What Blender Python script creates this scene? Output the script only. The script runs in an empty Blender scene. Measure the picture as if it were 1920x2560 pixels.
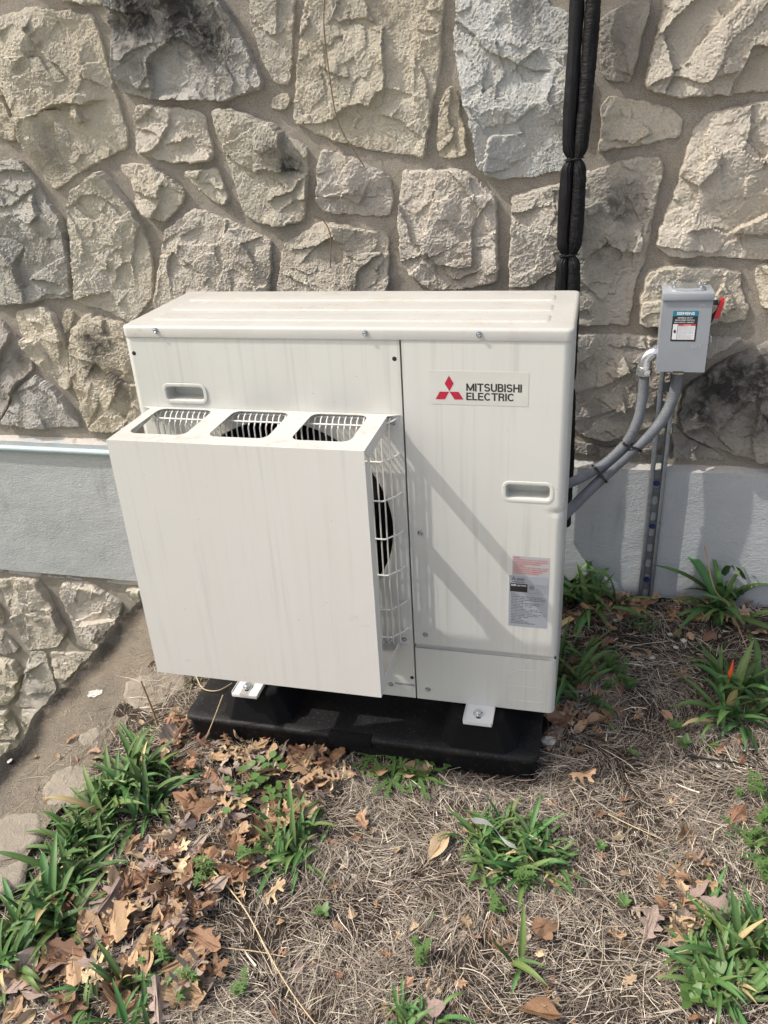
import bpy, bmesh, math, random
import numpy as np
from mathutils import Vector, Matrix, Euler
from mathutils.geometry import tessellate_polygon, delaunay_2d_cdt
random.seed(7); rng = np.random.default_rng(7)
S = bpy.context.scene; COL = S.collection
# ---------------------------------------------------------------- camera
CAM = np.array([0.98891, -1.58657, 1.35219]); FPX = 2070.14
RM = np.array([[0.9705525, 0.2346985, -0.0542629], [0.0595534, -0.4520436, -0.8900056], [-0.2334122, 0.8605656, -0.4527092]])
cd = bpy.data.cameras.new('camera'); cam = bpy.data.objects.new('camera', cd); COL.objects.link(cam)
cd.sensor_fit = 'HORIZONTAL'; cd.sensor_width = 36; cd.lens = FPX / 1920 * 36; cd.clip_start = .05; cd.clip_end = 500
mw = Matrix.Identity(4)
for i in range(3):
    mw[i][0] = RM[0][i]; mw[i][1] = -RM[1][i]; mw[i][2] = -RM[2][i]; mw[i][3] = CAM[i]
cam.matrix_world = mw; S.camera = cam
# ---------------------------------------------------------------- sky, sun, exposure
SUN = Vector((2.8, 1.0, -3.5)).normalized()
w = bpy.data.worlds.new('World'); S.world = w; w.use_nodes = True
sky = w.node_tree.nodes.new('ShaderNodeTexSky'); sky.sky_type = 'NISHITA'; sky.sun_disc = False
sky.sun_elevation = math.asin(-SUN.z); sky.sun_rotation = math.atan2(-SUN.x, -SUN.y) % (2 * math.pi)
sky.air_density = 1.0; sky.dust_density = 6.0; sky.ozone_density = 1.0
bg = w.node_tree.nodes['Background']; bg.inputs[1].default_value = 0.15
veil = w.node_tree.nodes.new('ShaderNodeMix'); veil.data_type = 'RGBA'; veil.blend_type = 'ADD'; veil.inputs[0].default_value = 1.0   # even haze added over the whole sky to fill the shadows
veil.inputs[7].default_value = (1.1, 1.1, 1.1, 1); w.node_tree.links.new(sky.outputs[0], veil.inputs[6]); w.node_tree.links.new(veil.outputs[2], bg.inputs[0])
sl = bpy.data.lights.new('sun', 'SUN'); sl.energy = 3.0; sl.angle = math.radians(0.6); sl.color = (1.0, .955, .89)
so = bpy.data.objects.new('sun', sl); COL.objects.link(so); so.location = (-4, -3, 6)
so.rotation_euler = SUN.to_track_quat('-Z', 'Y').to_euler()
S.view_settings.view_transform = 'Standard'; S.view_settings.look = 'None'; S.view_settings.gamma = 1
S.view_settings.exposure = 0.32
S.render.engine = 'CYCLES'

# ================================================================ helpers
def ray(px, py):
    d = np.array([(px - 960) / FPX, (py - 1280) / FPX, 1.0]); return RM.T @ d
def on(px, py, ax, v):
    d = ray(px, py); t = (v - CAM[ax]) / d[ax]; return CAM + t * d
def ground_z(x, y):
    x = np.asarray(x, float); y = np.asarray(y, float)
    s = lambda t: np.clip(t, 0, 1) ** 2 * (3 - 2 * np.clip(t, 0, 1))
    z = -.172 + .145 * s((y + .10) / .72) * s((x - .45) / .6) - .045 * s((.25 - x) / .6) - .05 * s((-.06 - y) / .9)
    far = np.clip(-1.2 - y, 0, 40)
    return z - .03 * far
def gpt(px, py):
    d = ray(px, py); t = .6
    lo, hi = .4, 6.0
    for _ in range(50):
        t = .5 * (lo + hi); p = CAM + t * d
        if p[2] > ground_z(p[0], p[1]): lo = t
        else: hi = t
    return CAM + t * d

# --- numpy noise (2-D gradient noise)
_perm = rng.permutation(512); _perm = np.concatenate([_perm, _perm, _perm]); _ang = rng.uniform(0, 2 * np.pi, 512)
def pn(x, y, seed=0):
    x = np.asarray(x, float) + seed * 17.31; y = np.asarray(y, float) - seed * 9.77
    xi = np.floor(x).astype(int); yi = np.floor(y).astype(int); xf = x - xi; yf = y - yi
    u = xf ** 3 * (xf * (xf * 6 - 15) + 10); v = yf ** 3 * (yf * (yf * 6 - 15) + 10)
    def g(ix, iy, fx, fy):
        a = _ang[_perm[(_perm[ix % 512] + iy) % 512] % 512]; return np.cos(a) * fx + np.sin(a) * fy
    a = g(xi, yi, xf, yf); b = g(xi + 1, yi, xf - 1, yf); c = g(xi, yi + 1, xf, yf - 1); d = g(xi + 1, yi + 1, xf - 1, yf - 1)
    return (a + u * (b - a)) + v * ((c + u * (d - c)) - (a + u * (b - a)))
def fbm(x, y, o=4, seed=0, gain=.5):
    r = 0; a = 1.0
    for k in range(o): r = r + a * pn(x * 2 ** k, y * 2 ** k, seed + k * 3); a *= gain
    return r

# --- objects
def mesh_data(name, V, F, mat=None, smooth=True, sharp=38):
    me = bpy.data.meshes.new(name); me.from_pydata([tuple(map(float, v)) for v in V], [], [tuple(map(int, f)) for f in F])
    finish(me, smooth, sharp)
    if mat: me.materials.append(mat)
    return me
def finish(me, smooth=True, sharp=38):
    bm = bmesh.new(); bm.from_mesh(me)
    bmesh.ops.recalc_face_normals(bm, faces=bm.faces)
    for f in bm.faces: f.smooth = smooth
    if smooth and sharp:
        lim = math.radians(sharp)
        for e in bm.edges:
            if len(e.link_faces) == 2: e.smooth = e.calc_face_angle(0) < lim
    bm.to_mesh(me); bm.free()
def link(name, me, parent=None, local=False):
    """vertices are in world space unless local; a parent's own placement is undone so parts stay put"""
    o = bpy.data.objects.new(name, me); COL.objects.link(o)
    if parent:
        o.parent = parent
        if not local and parent.type == 'EMPTY': o.matrix_parent_inverse = Matrix.Translation(-parent.location)
    return o
def ob(name, V, F, mat, parent=None, smooth=True, sharp=38):
    return link(name, mesh_data(name, V, F, mat, smooth, sharp), parent)
def tag(o, label=None, cat=None, group=None, kind=None):
    if label: o['label'] = label
    if cat: o['category'] = cat
    if group: o['group'] = group
    if kind: o['kind'] = kind
    return o
def thing(name, label, cat, loc=(0, 0, 0), group=None):
    o = bpy.data.objects.new(name, None); COL.objects.link(o); o.location = loc; o.empty_display_size = .05
    return tag(o, label, cat, group)
class MB:
    def __init__(s): s.V = []; s.F = []
    def add(s, V, F):
        n = len(s.V); s.V += [tuple(v) for v in V]; s.F += [tuple(i + n for i in f) for f in F]; return s
    def box(s, a, b, bev=0, seg=2):
        bm = bmesh.new(); bmesh.ops.create_cube(bm, size=1)
        c = [(a[i] + b[i]) / 2 for i in range(3)]; d = [abs(b[i] - a[i]) for i in range(3)]
        for v in bm.verts: v.co = Vector([c[i] + v.co[i] * d[i] for i in range(3)])
        if bev: bmesh.ops.bevel(bm, geom=list(bm.edges), offset=bev, segments=seg, profile=.5, affect='EDGES')
        bm.verts.index_update(); s.add([v.co[:] for v in bm.verts], [[v.index for v in f.verts] for f in bm.faces]); bm.free(); return s
    def tube(s, P, r, n=8, cap=True):
        P = [Vector(p) for p in P]; R = r if hasattr(r, '__len__') else [r] * len(P)
        T = [(P[min(i + 1, len(P) - 1)] - P[max(i - 1, 0)]).normalized() for i in range(len(P))]
        up = Vector((0, 0, 1)) if abs(T[0].z) < .9 else Vector((1, 0, 0))
        nx = T[0].cross(up).normalized(); V = []; F = []
        for i, p in enumerate(P):
            nx = (nx - T[i] * nx.dot(T[i])).normalized(); ny = T[i].cross(nx)
            for k in range(n):
                a = 2 * math.pi * k / n; V.append(p + (nx * math.cos(a) + ny * math.sin(a)) * R[i])
        for i in range(len(P) - 1):
            for k in range(n): F.append((i * n + k, i * n + (k + 1) % n, (i + 1) * n + (k + 1) % n, (i + 1) * n + k))
        if cap: F.append(tuple(range(n))[::-1]); F.append(tuple(range((len(P) - 1) * n, len(P) * n)))
        return s.add(V, F)
    def lathe(s, prof, origin, axis, n=24):
        ax = Vector(axis).normalized(); o = Vector(origin); e = Vector((0, 0, 1)) if abs(ax.z) < .9 else Vector((1, 0, 0))
        u = ax.cross(e).normalized(); v = ax.cross(u); V = []; F = []
        for (r, h) in prof:
            for k in range(n):
                a = 2 * math.pi * k / n; V.append(o + ax * h + (u * math.cos(a) + v * math.sin(a)) * r)
        for i in range(len(prof) - 1):
            for k in range(n): F.append((i * n + k, i * n + (k + 1) % n, (i + 1) * n + (k + 1) % n, (i + 1) * n + k))
        return s.add(V, F)
    def build(s, name, mat, parent=None, smooth=True, sharp=38): return ob(name, s.V, s.F, mat, parent, smooth, sharp)
def rr(x0, z0, x1, z1, r, n=5):
    P = []
    for cx, cz, a0 in ((x1 - r, z0 + r, -90), (x1 - r, z1 - r, 0), (x0 + r, z1 - r, 90), (x0 + r, z0 + r, 180)):
        for k in range(n + 1):
            a = math.radians(a0 + 90 * k / n); P.append((cx + r * math.cos(a), cz + r * math.sin(a)))
    return P
def circ(cx, cz, r, n=48): return [(cx + r * math.cos(2 * math.pi * k / n), cz + r * math.sin(2 * math.pi * k / n)) for k in range(n)]
def plate(mb, loops, T, t):
    """flat plate with holes; T maps (u,v,w) to a point, w = depth behind the face"""
    tris = tessellate_polygon([[Vector((p[0], p[1], 0)) for p in L] for L in loops])
    flat = [p for L in loops for p in L]; n = len(flat)
    V = [T(p[0], p[1], 0) for p in flat] + [T(p[0], p[1], t) for p in flat]
    F = [tuple(f) for f in tris] + [tuple(i + n for i in f[::-1]) for f in tris]; b = 0
    for L in loops:
        m = len(L)
        for k in range(m): F.append((b + k, b + (k + 1) % m, b + (k + 1) % m + n, b + k + n))
        b += m
    return mb.add(V, F)
def front(y0): return lambda u, v, w_: (u, y0 + w_, v)
def flat_poly(name, pts, T, mat, parent):
    mb = MB(); tris = tessellate_polygon([[Vector((p[0], p[1], 0)) for p in pts]])
    mb.add([T(p[0], p[1], 0) for p in pts], tris); return mb.build(name, mat, parent, smooth=False)
def text_mesh(name, body, box, T, mat, parent, bold=0.0, fit='both'):
    cu = bpy.data.curves.new('t', 'FONT'); cu.body = body; cu.size = 1; cu.offset = bold; cu.resolution_u = 3
    o = bpy.data.objects.new('t', cu); COL.objects.link(o)
    dg = bpy.context.evaluated_depsgraph_get(); me0 = bpy.data.meshes.new_from_object(o.evaluated_get(dg))
    bpy.data.objects.remove(o); bpy.data.curves.remove(cu)
    V = np.array([v.co[:] for v in me0.vertices]); F = [tuple(p.vertices) for p in me0.polygons]; bpy.data.meshes.remove(me0)
    mn, mx = V.min(0), V.max(0); x0, z0, x1, z1 = box
    sx = (x1 - x0) / (mx[0] - mn[0]); sz = (z1 - z0) / (mx[1] - mn[1])
    if fit == 'h': sx = sz
    V2 = [T(x0 + (v[0] - mn[0]) * sx, z0 + (v[1] - mn[1]) * sz, 0) for v in V]
    return ob(name, V2, F, mat, parent, smooth=False)

# ================================================================ materials
class MT:
    def __init__(s, name, col=(.5, .5, .5), rough=.6, metal=0, spec=.5):
        s.m = bpy.data.materials.new(name); s.m.use_nodes = True; s.nt = s.m.node_tree; s.N = s.nt.nodes; s.L = s.nt.links
        s.b = s.N['Principled BSDF']; s.b.inputs['Base Color'].default_value = (*col, 1); s.b.inputs['Roughness'].default_value = rough
        s.b.inputs['Metallic'].default_value = metal; s.b.inputs['Specular IOR Level'].default_value = spec
        s.tc = s.N.new('ShaderNodeTexCoord').outputs['Object']; s.col = None; s.h = None
    def val(s, v):
        n = s.N.new('ShaderNodeRGB'); n.outputs[0].default_value = (*v, 1); return n.outputs[0]
    def coord(s, sc=(1, 1, 1), rot=(0, 0, 0)):
        n = s.N.new('ShaderNodeMapping'); n.inputs['Scale'].default_value = sc; n.inputs['Rotation'].default_value = rot
        s.L.new(s.tc, n.inputs['Vector']); return n.outputs[0]
    def noise(s, scale, detail=4, rough=.55, sc=None, dist=0):
        n = s.N.new('ShaderNodeTexNoise'); n.inputs['Scale'].default_value = scale; n.inputs['Detail'].default_value = detail
        n.inputs['Roughness'].default_value = rough; n.inputs['Distortion'].default_value = dist
        s.L.new(s.coord(sc) if sc else s.tc, n.inputs['Vector']); return n.outputs['Fac']
    def vor(s, scale, feature='F1', sc=None):
        n = s.N.new('ShaderNodeTexVoronoi'); n.feature = feature; n.inputs['Scale'].default_value = scale
        s.L.new(s.coord(sc) if sc else s.tc, n.inputs['Vector']); return n.outputs['Distance']
    def ramp(s, f, a, b, v0=0, v1=1):
        n = s.N.new('ShaderNodeMapRange'); n.inputs[1].default_value = a; n.inputs[2].default_value = b
        n.inputs[3].default_value = v0; n.inputs[4].default_value = v1; s.L.new(f, n.inputs[0]); return n.outputs[0]
    def math(s, op, a, b=None):
        n = s.N.new('ShaderNodeMath'); n.operation = op
        for i, q in enumerate((a, b)):
            if q is None: continue
            if isinstance(q, (int, float)): n.inputs[i].default_value = q
            else: s.L.new(q, n.inputs[i])
        return n.outputs[0]
    def mix(s, f, a, b, mode='MIX'):
        n = s.N.new('ShaderNodeMix'); n.data_type = 'RGBA'; n.blend_type = mode
        if isinstance(f, (int, float)): n.inputs[0].default_value = f
        else: s.L.new(f, n.inputs[0])
        for i, q in ((6, a), (7, b)):
            if isinstance(q, tuple): n.inputs[i].default_value = (*q, 1)
            else: s.L.new(q, n.inputs[i])
        return n.outputs[2]
    def attr(s, name, out='Fac'):
        n = s.N.new('ShaderNodeAttribute'); n.attribute_name = name; return n.outputs[out]
    def oinfo(s, out='Color'): return s.N.new('ShaderNodeObjectInfo').outputs[out]
    def setcol(s, c): s.L.new(c, s.b.inputs['Base Color'])
    def setrough(s, c): s.L.new(c, s.b.inputs['Roughness'])
    def bump(s, h, strength=.5, dist=.01):
        n = s.N.new('ShaderNodeBump'); n.inputs['Strength'].default_value = strength; n.inputs['Distance'].default_value = dist
        s.L.new(h, n.inputs['Height'])
        if s.h is not None: s.L.new(s.h, n.inputs['Normal'])
        s.h = n.outputs[0]; s.L.new(s.h, s.b.inputs['Normal']); return s
def plain(name, col, rough=.6, metal=0, spec=.5, bump=None):
    t = MT(name, col, rough, metal, spec)
    n = t.noise(14, 5); t.setcol(t.mix(t.ramp(n, .3, .7, 0, .28), col, tuple(c * .62 for c in col)))
    t.setrough(t.ramp(t.noise(60, 3), .3, .7, max(rough - .08, .02), min(rough + .1, 1)))
    if bump: t.bump(t.noise(bump[0], 4), bump[1], bump[2])
    return t.m
# field stone
t = MT('field_stone', rough=.9, spec=.25)
base = t.oinfo('Color'); big = t.noise(7, 5, .6, dist=.6); c = t.mix(t.ramp(big, .42, .66, 0, .25), base, t.mix(1.0, base, (.74, .66, .52), 'MULTIPLY'))
och = t.noise(11, 6, .65, dist=1.2); c = t.mix(t.ramp(och, .53, .72, 0, .38), c, (.66, .57, .42))
wh = t.noise(9.3, 7, .7, dist=.8); c = t.mix(t.ramp(wh, .55, .75, 0, .6), c, (.74, .71, .63))
gr = t.noise(17, 8, .7); c = t.mix(t.ramp(gr, .56, .78, 0, .45), c, (.27, .26, .245))
sp = t.noise(260, 5, .75); c = t.mix(t.ramp(sp, .34, .50, .32, 0), c, (.20, .175, .14)); c = t.mix(t.ramp(t.noise(190, 4, .7), .56, .72, 0, .5), c, (.76, .73, .65))
st = t.math('MULTIPLY', t.attr('stain_shade'), t.ramp(t.noise(26, 9, .75, dist=.6), .33, .58, .25, 1.25))
c = t.mix(t.ramp(st, .05, .95, 0, .93), c, (.045, .043, .042)); t.setcol(c)
t.bump(t.noise(60, 10, .78, dist=.1), .5, .011).bump(t.noise(330, 5, .8), 1.0, .008); M_STONE = t.m
# mortar
t = MT('mortar', rough=.95, spec=.2)
c = t.mix(t.ramp(t.noise(5, 5, .6), .35, .68), (.53, .48, .405), (.42, .38, .32))
c = t.mix(t.ramp(t.noise(420, 3, .6), .40, .58, .5, 0), c, (.14, .12, .095)); c = t.mix(t.ramp(t.noise(300, 2), .62, .72, 0, .6), c, (.46, .42, .36))
t.setcol(c); c = t.mix(t.ramp(t.noise(14, 6, .7, dist=1), .56, .70, 0, .45), c, (.24, .21, .175)); t.setcol(c); t.bump(t.noise(40, 8, .7), .8, .010).bump(t.noise(300, 5, .75), 1.0, .006); M_MORTAR = t.m
# painted stucco band
t = MT('grey_stucco_paint', rough=.62, spec=.4)
c = t.mix(t.ramp(t.noise(3, 5, .6), .35, .7), (.435, .452, .455), (.395, .412, .415)); c = t.mix(t.ramp(t.noise(60, 4), .66, .76, 0, .5), c, (.25, .25, .24)); c = t.mix(t.math('MULTIPLY', t.ramp(t.noise(26, 4, .7, sc=(1, 1, .18)), .5, .7), t.ramp(t.noise(4, 3), .45, .65)), c, (.31, .32, .32)); c = t.mix(t.ramp(t.noise(7, 6, .75), .58, .68, 0, .2), c, (.48, .50, .50))
t.setcol(c); t.bump(t.noise(16, 4, .5, sc=(1, 1, 1.6)), .3, .008).bump(t.noise(165, 3, .55, sc=(.75, 1, 1.3), dist=.35), .6, .0030).bump(t.noise(330, 3, .6), .3, .0014); M_BAND = t.m
t = MT('pale_ledge_mortar', rough=.85, spec=.3)
c = t.mix(t.ramp(t.noise(14, 6, .65), .4, .62), (.50, .455, .395), (.40, .415, .415)); c = t.mix(t.ramp(t.noise(40, 5), .6, .74, 0, .7), c, (.30, .25, .20))
t.setcol(c); t.bump(t.noise(45, 6), .6, .005).bump(t.noise(300, 3), .4, .002); M_LEDGE = t.m
M_RAIL = plain('pale_blue_enamel', (.47, .60, .63), .3, 0, .6)
# cream enamel of the unit, with dried run-off
def enamel(name, streak=.5, rust=0.0, col=(.605, .608, .565)):
    t = MT(name, rough=.33, spec=.5)
    a = t.noise(70, 3, .6, sc=(1, 1, .022)); b = t.noise(23, 3, .6, sc=(1, 1, .03)); lim = t.noise(6, 2, sc=(1.6, 1, .7))
    f = t.math('MULTIPLY', t.ramp(a, .52, .64, 0, 1), t.ramp(lim, .38, .62, .15, 1)); f2 = t.ramp(b, .5, .66, 0, .7)
    c = t.mix(t.math('MULTIPLY', f, streak), col, tuple(q * .77 for q in col)); c = t.mix(t.math('MULTIPLY', f2, streak * .6), c, (.57, .55, .51))
    c = t.mix(t.ramp(t.noise(3.5, 4), .45, .7, 0, .25), c, (.585, .565, .525))
    sp = t.vor(48); c = t.mix(t.math('MULTIPLY', t.ramp(sp, .05, .07, .7, 0), t.ramp(t.noise(13, 2), .56, .6)), c, (.23, .19, .15))
    if rust:
        r = t.math('MULTIPLY', t.ramp(t.noise(28, 7, .75, dist=1.5), .5, .72), t.ramp(t.noise(5, 2, sc=(1, 3, 1)), .46, .62)); c = t.mix(t.math('MULTIPLY', r, rust), c, (.42, .25, .13))
    t.setcol(c); t.setrough(t.ramp(t.noise(8, 4), .3, .7, .27, .45)); t.bump(t.noise(4, 2, sc=(1, 1, 1)), .12, .01); return t
M_CREAM = enamel('cream_enamel', .55).m
M_CREAM_TOP = enamel('cream_enamel_dusty_dimmed', .12, .6, (.485, .482, .45)).m  # dusty lid; base also darkened to offset the strong sun on top
M_GUIDE = enamel('cream_enamel_guide', .35, .0, (.63, .62, .585)).m
M_GUIDE_TOP = enamel('cream_enamel_guide_rusty', .1, .9, (.52, .515, .485)).m
# service panel: the same enamel with the dent beside the handle
t = enamel('cream_enamel_dented', .6)
def blob(t, p, sc):
    n = t.N.new('ShaderNodeVectorMath'); n.operation = 'DISTANCE'; m = t.N.new('ShaderNodeMapping'); m.inputs['Location'].default_value = tuple(-p[i] * sc[i] for i in range(3)); m.inputs['Scale'].default_value = sc
    t.L.new(t.tc, m.inputs['Vector']); t.L.new(m.outputs[0], n.inputs[0]); n.inputs[1].default_value = (0, 0, 0); return n.outputs['Value']
dp = on(1398, 1282, 1, 0.0)
dn = t.math('SUBTRACT', 1.0, t.ramp(blob(t, dp, (30, 1, 62)), 0, 1, 0, 1)); t.bump(t.math('MULTIPLY', t.math('MULTIPLY', dn, dn), -1.0), .45, .010); M_CREAM_DENT = t.m
M_WIRE = plain('cream_coated_wire', (.76, .75, .70), .35)
M_DARK = plain('dark_plastic', (.012, .012, .013), .6)
M_FAN = plain('fan_black', (.018, .018, .02), .45)
M_COIL = plain('coil_fins', (.06, .065, .07), .5, .4)
M_SEAM = plain('seam_shadow', (.16, .155, .14), .7)
M_SCREW = plain('zinc_screw', (.42, .44, .47), .32, .9)
M_ZINC = plain('zinc_steel', (.72, .75, .77), .28, .9, bump=(180, .2, .001))
t = MT('galvanised_strut', rough=.45, metal=.35); c = t.mix(t.ramp(t.vor(55), .1, .5), (.13, .145, .16), (.19, .21, .23)); c = t.mix(t.ramp(t.noise(25, 5), .5, .7, 0, .7), c, (.13, .14, .15)); t.setcol(c); M_STRUT = t.m
M_BRACKET = plain('white_bracket', (.74, .74, .71), .4)
t = MT('black_pad_plastic', rough=.6, spec=.3); c = t.mix(t.ramp(t.noise(9, 6, .7), .5, .8), (.008, .008, .009), (.03, .028, .024)); c = t.mix(t.ramp(t.noise(160, 2), .62, .7, 0, .35), c, (.13, .12, .1)); t.setcol(c); t.bump(t.noise(260, 3), .35, .002); M_PAD = t.m
t = MT('black_boss_plastic', rough=.85, spec=.2); c = t.mix(t.ramp(t.vor(210), .03, .12, .55, 0), (.006, .006, .007), (.07, .07, .07)); t.setcol(c); t.bump(t.noise(300, 3), .5, .002); M_BOSS = t.m
t = MT('black_wrap_left', rough=.5, spec=.25); c = t.mix(t.ramp(t.noise(30, 4, sc=(1, 1, .3)), .45, .7), (.006, .006, .007), (.014, .014, .016)); t.setcol(c); t.bump(t.noise(60, 4, .6, sc=(2.4, 2.4, .12)), .5, .006).bump(t.noise(190, 4), .35, .002); M_WRAP1 = t.m
t = MT('black_wrap_right', rough=.55, spec=.22); t.setcol(t.mix(t.ramp(t.noise(30, 4), .45, .7), (.005, .005, .006), (.014, .014, .015)))
wv = t.N.new('ShaderNodeTexWave'); wv.bands_direction = 'Z'; wv.inputs['Scale'].default_value = 75; wv.inputs['Distortion'].default_value = 5; wv.inputs['Detail'].default_value = 2; t.L.new(t.tc, wv.inputs['Vector'])
t.bump(t.noise(150, 4, .6, sc=(.3, .3, 1.4), dist=.5), .6, .004).bump(wv.outputs['Fac'], .10, .001); M_WRAP2 = t.m
M_TIE = plain('black_tie', (.012, .012, .013), .35)
t = MT('grey_conduit', rough=.55, spec=.3); t.setcol(t.mix(t.ramp(t.noise(40, 4), .4, .7), (.175, .185, .20), (.135, .145, .155))); M_COND = t.m
M_BOX = plain('grey_box_paint', (.30, .325, .35), .42, 0, .5)
M_RED = plain('red_grip', (.62, .02, .03), .35); M_DKSTEEL = plain('dark_steel', (.08, .085, .09), .4, .6)
def ink(name, c, r=.45): return plain(name, c, r)
I_RED = ink('red_ink', (.45, .008, .04)); I_BLK = ink('black_ink', (.018, .018, .02)); I_WHT = ink('white_print', (.78, .78, .78)); I_TEAL = ink('teal_print', (.0, .20, .30))
I_DANGER = ink('danger_red', (.58, .04, .05)); I_STICK = ink('clear_cream_sticker', (.60, .60, .552)); I_GREY = ink('grey_label_stock', (.34, .355, .40)); I_PINK = ink('pale_label_stock', (.42, .42, .42)); I_REDTXT = ink('faded_red_ink', (.60, .12, .11)); I_TEXT = ink('grey_text_ink', (.22, .22, .24))
# soil, straw, leaves, plants
t = MT('garden_soil', rough=.97, spec=.15); c = t.mix(t.ramp(t.noise(9, 7, .7), .35, .7), (.05, .037, .028), (.105, .08, .06)); c = t.mix(t.ramp(t.noise(160, 5, .7), .55, .7, 0, .7), c, (.27, .23, .18)); t.setcol(c)
t.bump(t.noise(30, 8, .7), .9, .03).bump(t.noise(140, 6, .75), 1.0, .018); M_SOIL = t.m
t = MT('far_lawn', rough=.95, spec=.2); t.setcol(t.mix(t.ramp(t.noise(.8, 6), .35, .7), (.11, .14, .05), (.19, .165, .09))); M_LAWN = t.m
t = MT('dry_straw', rough=.75, spec=.25); t.setcol(t.attr('tint', 'Color')); M_STRAW = t.m
t = MT('dry_leaf', rough=.6, spec=.35); b0 = t.oinfo('Color'); c = t.mix(t.ramp(t.noise(35, 6, .7), .4, .68, 0, .6), b0, t.mix(1.0, b0, (.45, .36, .3), 'MULTIPLY')); c = t.mix(t.ramp(t.noise(140, 4), .6, .75, 0, .5), c, t.mix(1.0, b0, (1.35, 1.3, 1.2), 'MULTIPLY')); t.setcol(c)
t.bump(t.noise(90, 5, .7), .5, .004); M_LEAF = t.m
t = MT('lily_blade', rough=.55, spec=.35); b0 = t.oinfo('Color'); c = t.mix(t.ramp(t.noise(30, 4), .35, .7, 0, .45), b0, t.mix(1.0, b0, (.6, .68, .6), 'MULTIPLY')); c = t.mix(t.attr('rib'), c, t.mix(1.0, b0, (1.5, 1.4, 1.3), 'MULTIPLY')); t.setcol(c)
t.b.inputs['Transmission Weight'].default_value = 0; M_LILY = t.m
M_WEED = plain('weed_green', (.075, .145, .035), .55); M_STEM = plain('dry_stem', (.36, .24, .12), .6); M_STALK = plain('straw_stalk', (.52, .41, .25), .6); M_VINE = plain('brown_vine', (.17, .115, .07), .8)
M_TAG = plain('weathered_plant_tag', (.86, .86, .85), .55); M_ORANGE = plain('orange_tip', (.75, .10, .03), .5); M_CHIP = plain('pale_stone_chip', (.55, .53, .48), .8, bump=(60, .5, .004)); M_CABLE = plain('black_cable', (.015, .015, .015), .4)
t = MT('curb_mortar', rough=.95, spec=.2); c = t.mix(t.ramp(t.noise(6, 6, .65), .38, .64), (.50, .42, .32), (.38, .335, .275)); peb = t.vor(230); c = t.mix(t.ramp(peb, .15, .45, .7, 0), c, (.52, .44, .34)); c = t.mix(t.ramp(t.noise(170, 4, .75), .57, .68, 0, .55), c, (.15, .13, .105)); c = t.mix(t.ramp(t.noise(9, 5, .7), .54, .68, 0, .5), c, (.30, .28, .245))
c = t.mix(t.ramp(t.math('MULTIPLY', t.attr('stain_shade'), t.ramp(t.noise(30, 7, .7), .25, .5, .35, 1.3)), .1, .9, 0, .9), c, (.05, .048, .045)); t.setcol(c)
t.bump(t.noise(20, 8, .75), 1.0, .04).bump(peb, 1.0, -.010).bump(t.noise(170, 4, .7), 1.0, .014); M_CURB = t.m
t = MT('curb_stone', rough=.92, spec=.2); c = t.mix(t.ramp(t.noise(16, 7, .7), .38, .64), (.33, .29, .235), (.25, .225, .185)); c = t.mix(t.ramp(t.noise(60, 6, .7), .6, .72, 0, .6), c, (.42, .40, .36)); t.setcol(c); t.bump(t.noise(40, 8, .7), .7, .012).bump(t.noise(250, 4), .5, .004); M_CURBSTONE = t.m
t = MT('white_paint_spot', rough=.8); t.setcol(t.mix(t.ramp(t.noise(150, 5, .8), .42, .60), (.32, .28, .23), (.78, .77, .75))); t.bump(t.noise(170, 4), .8, .006); M_PAINT = t.m

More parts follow.
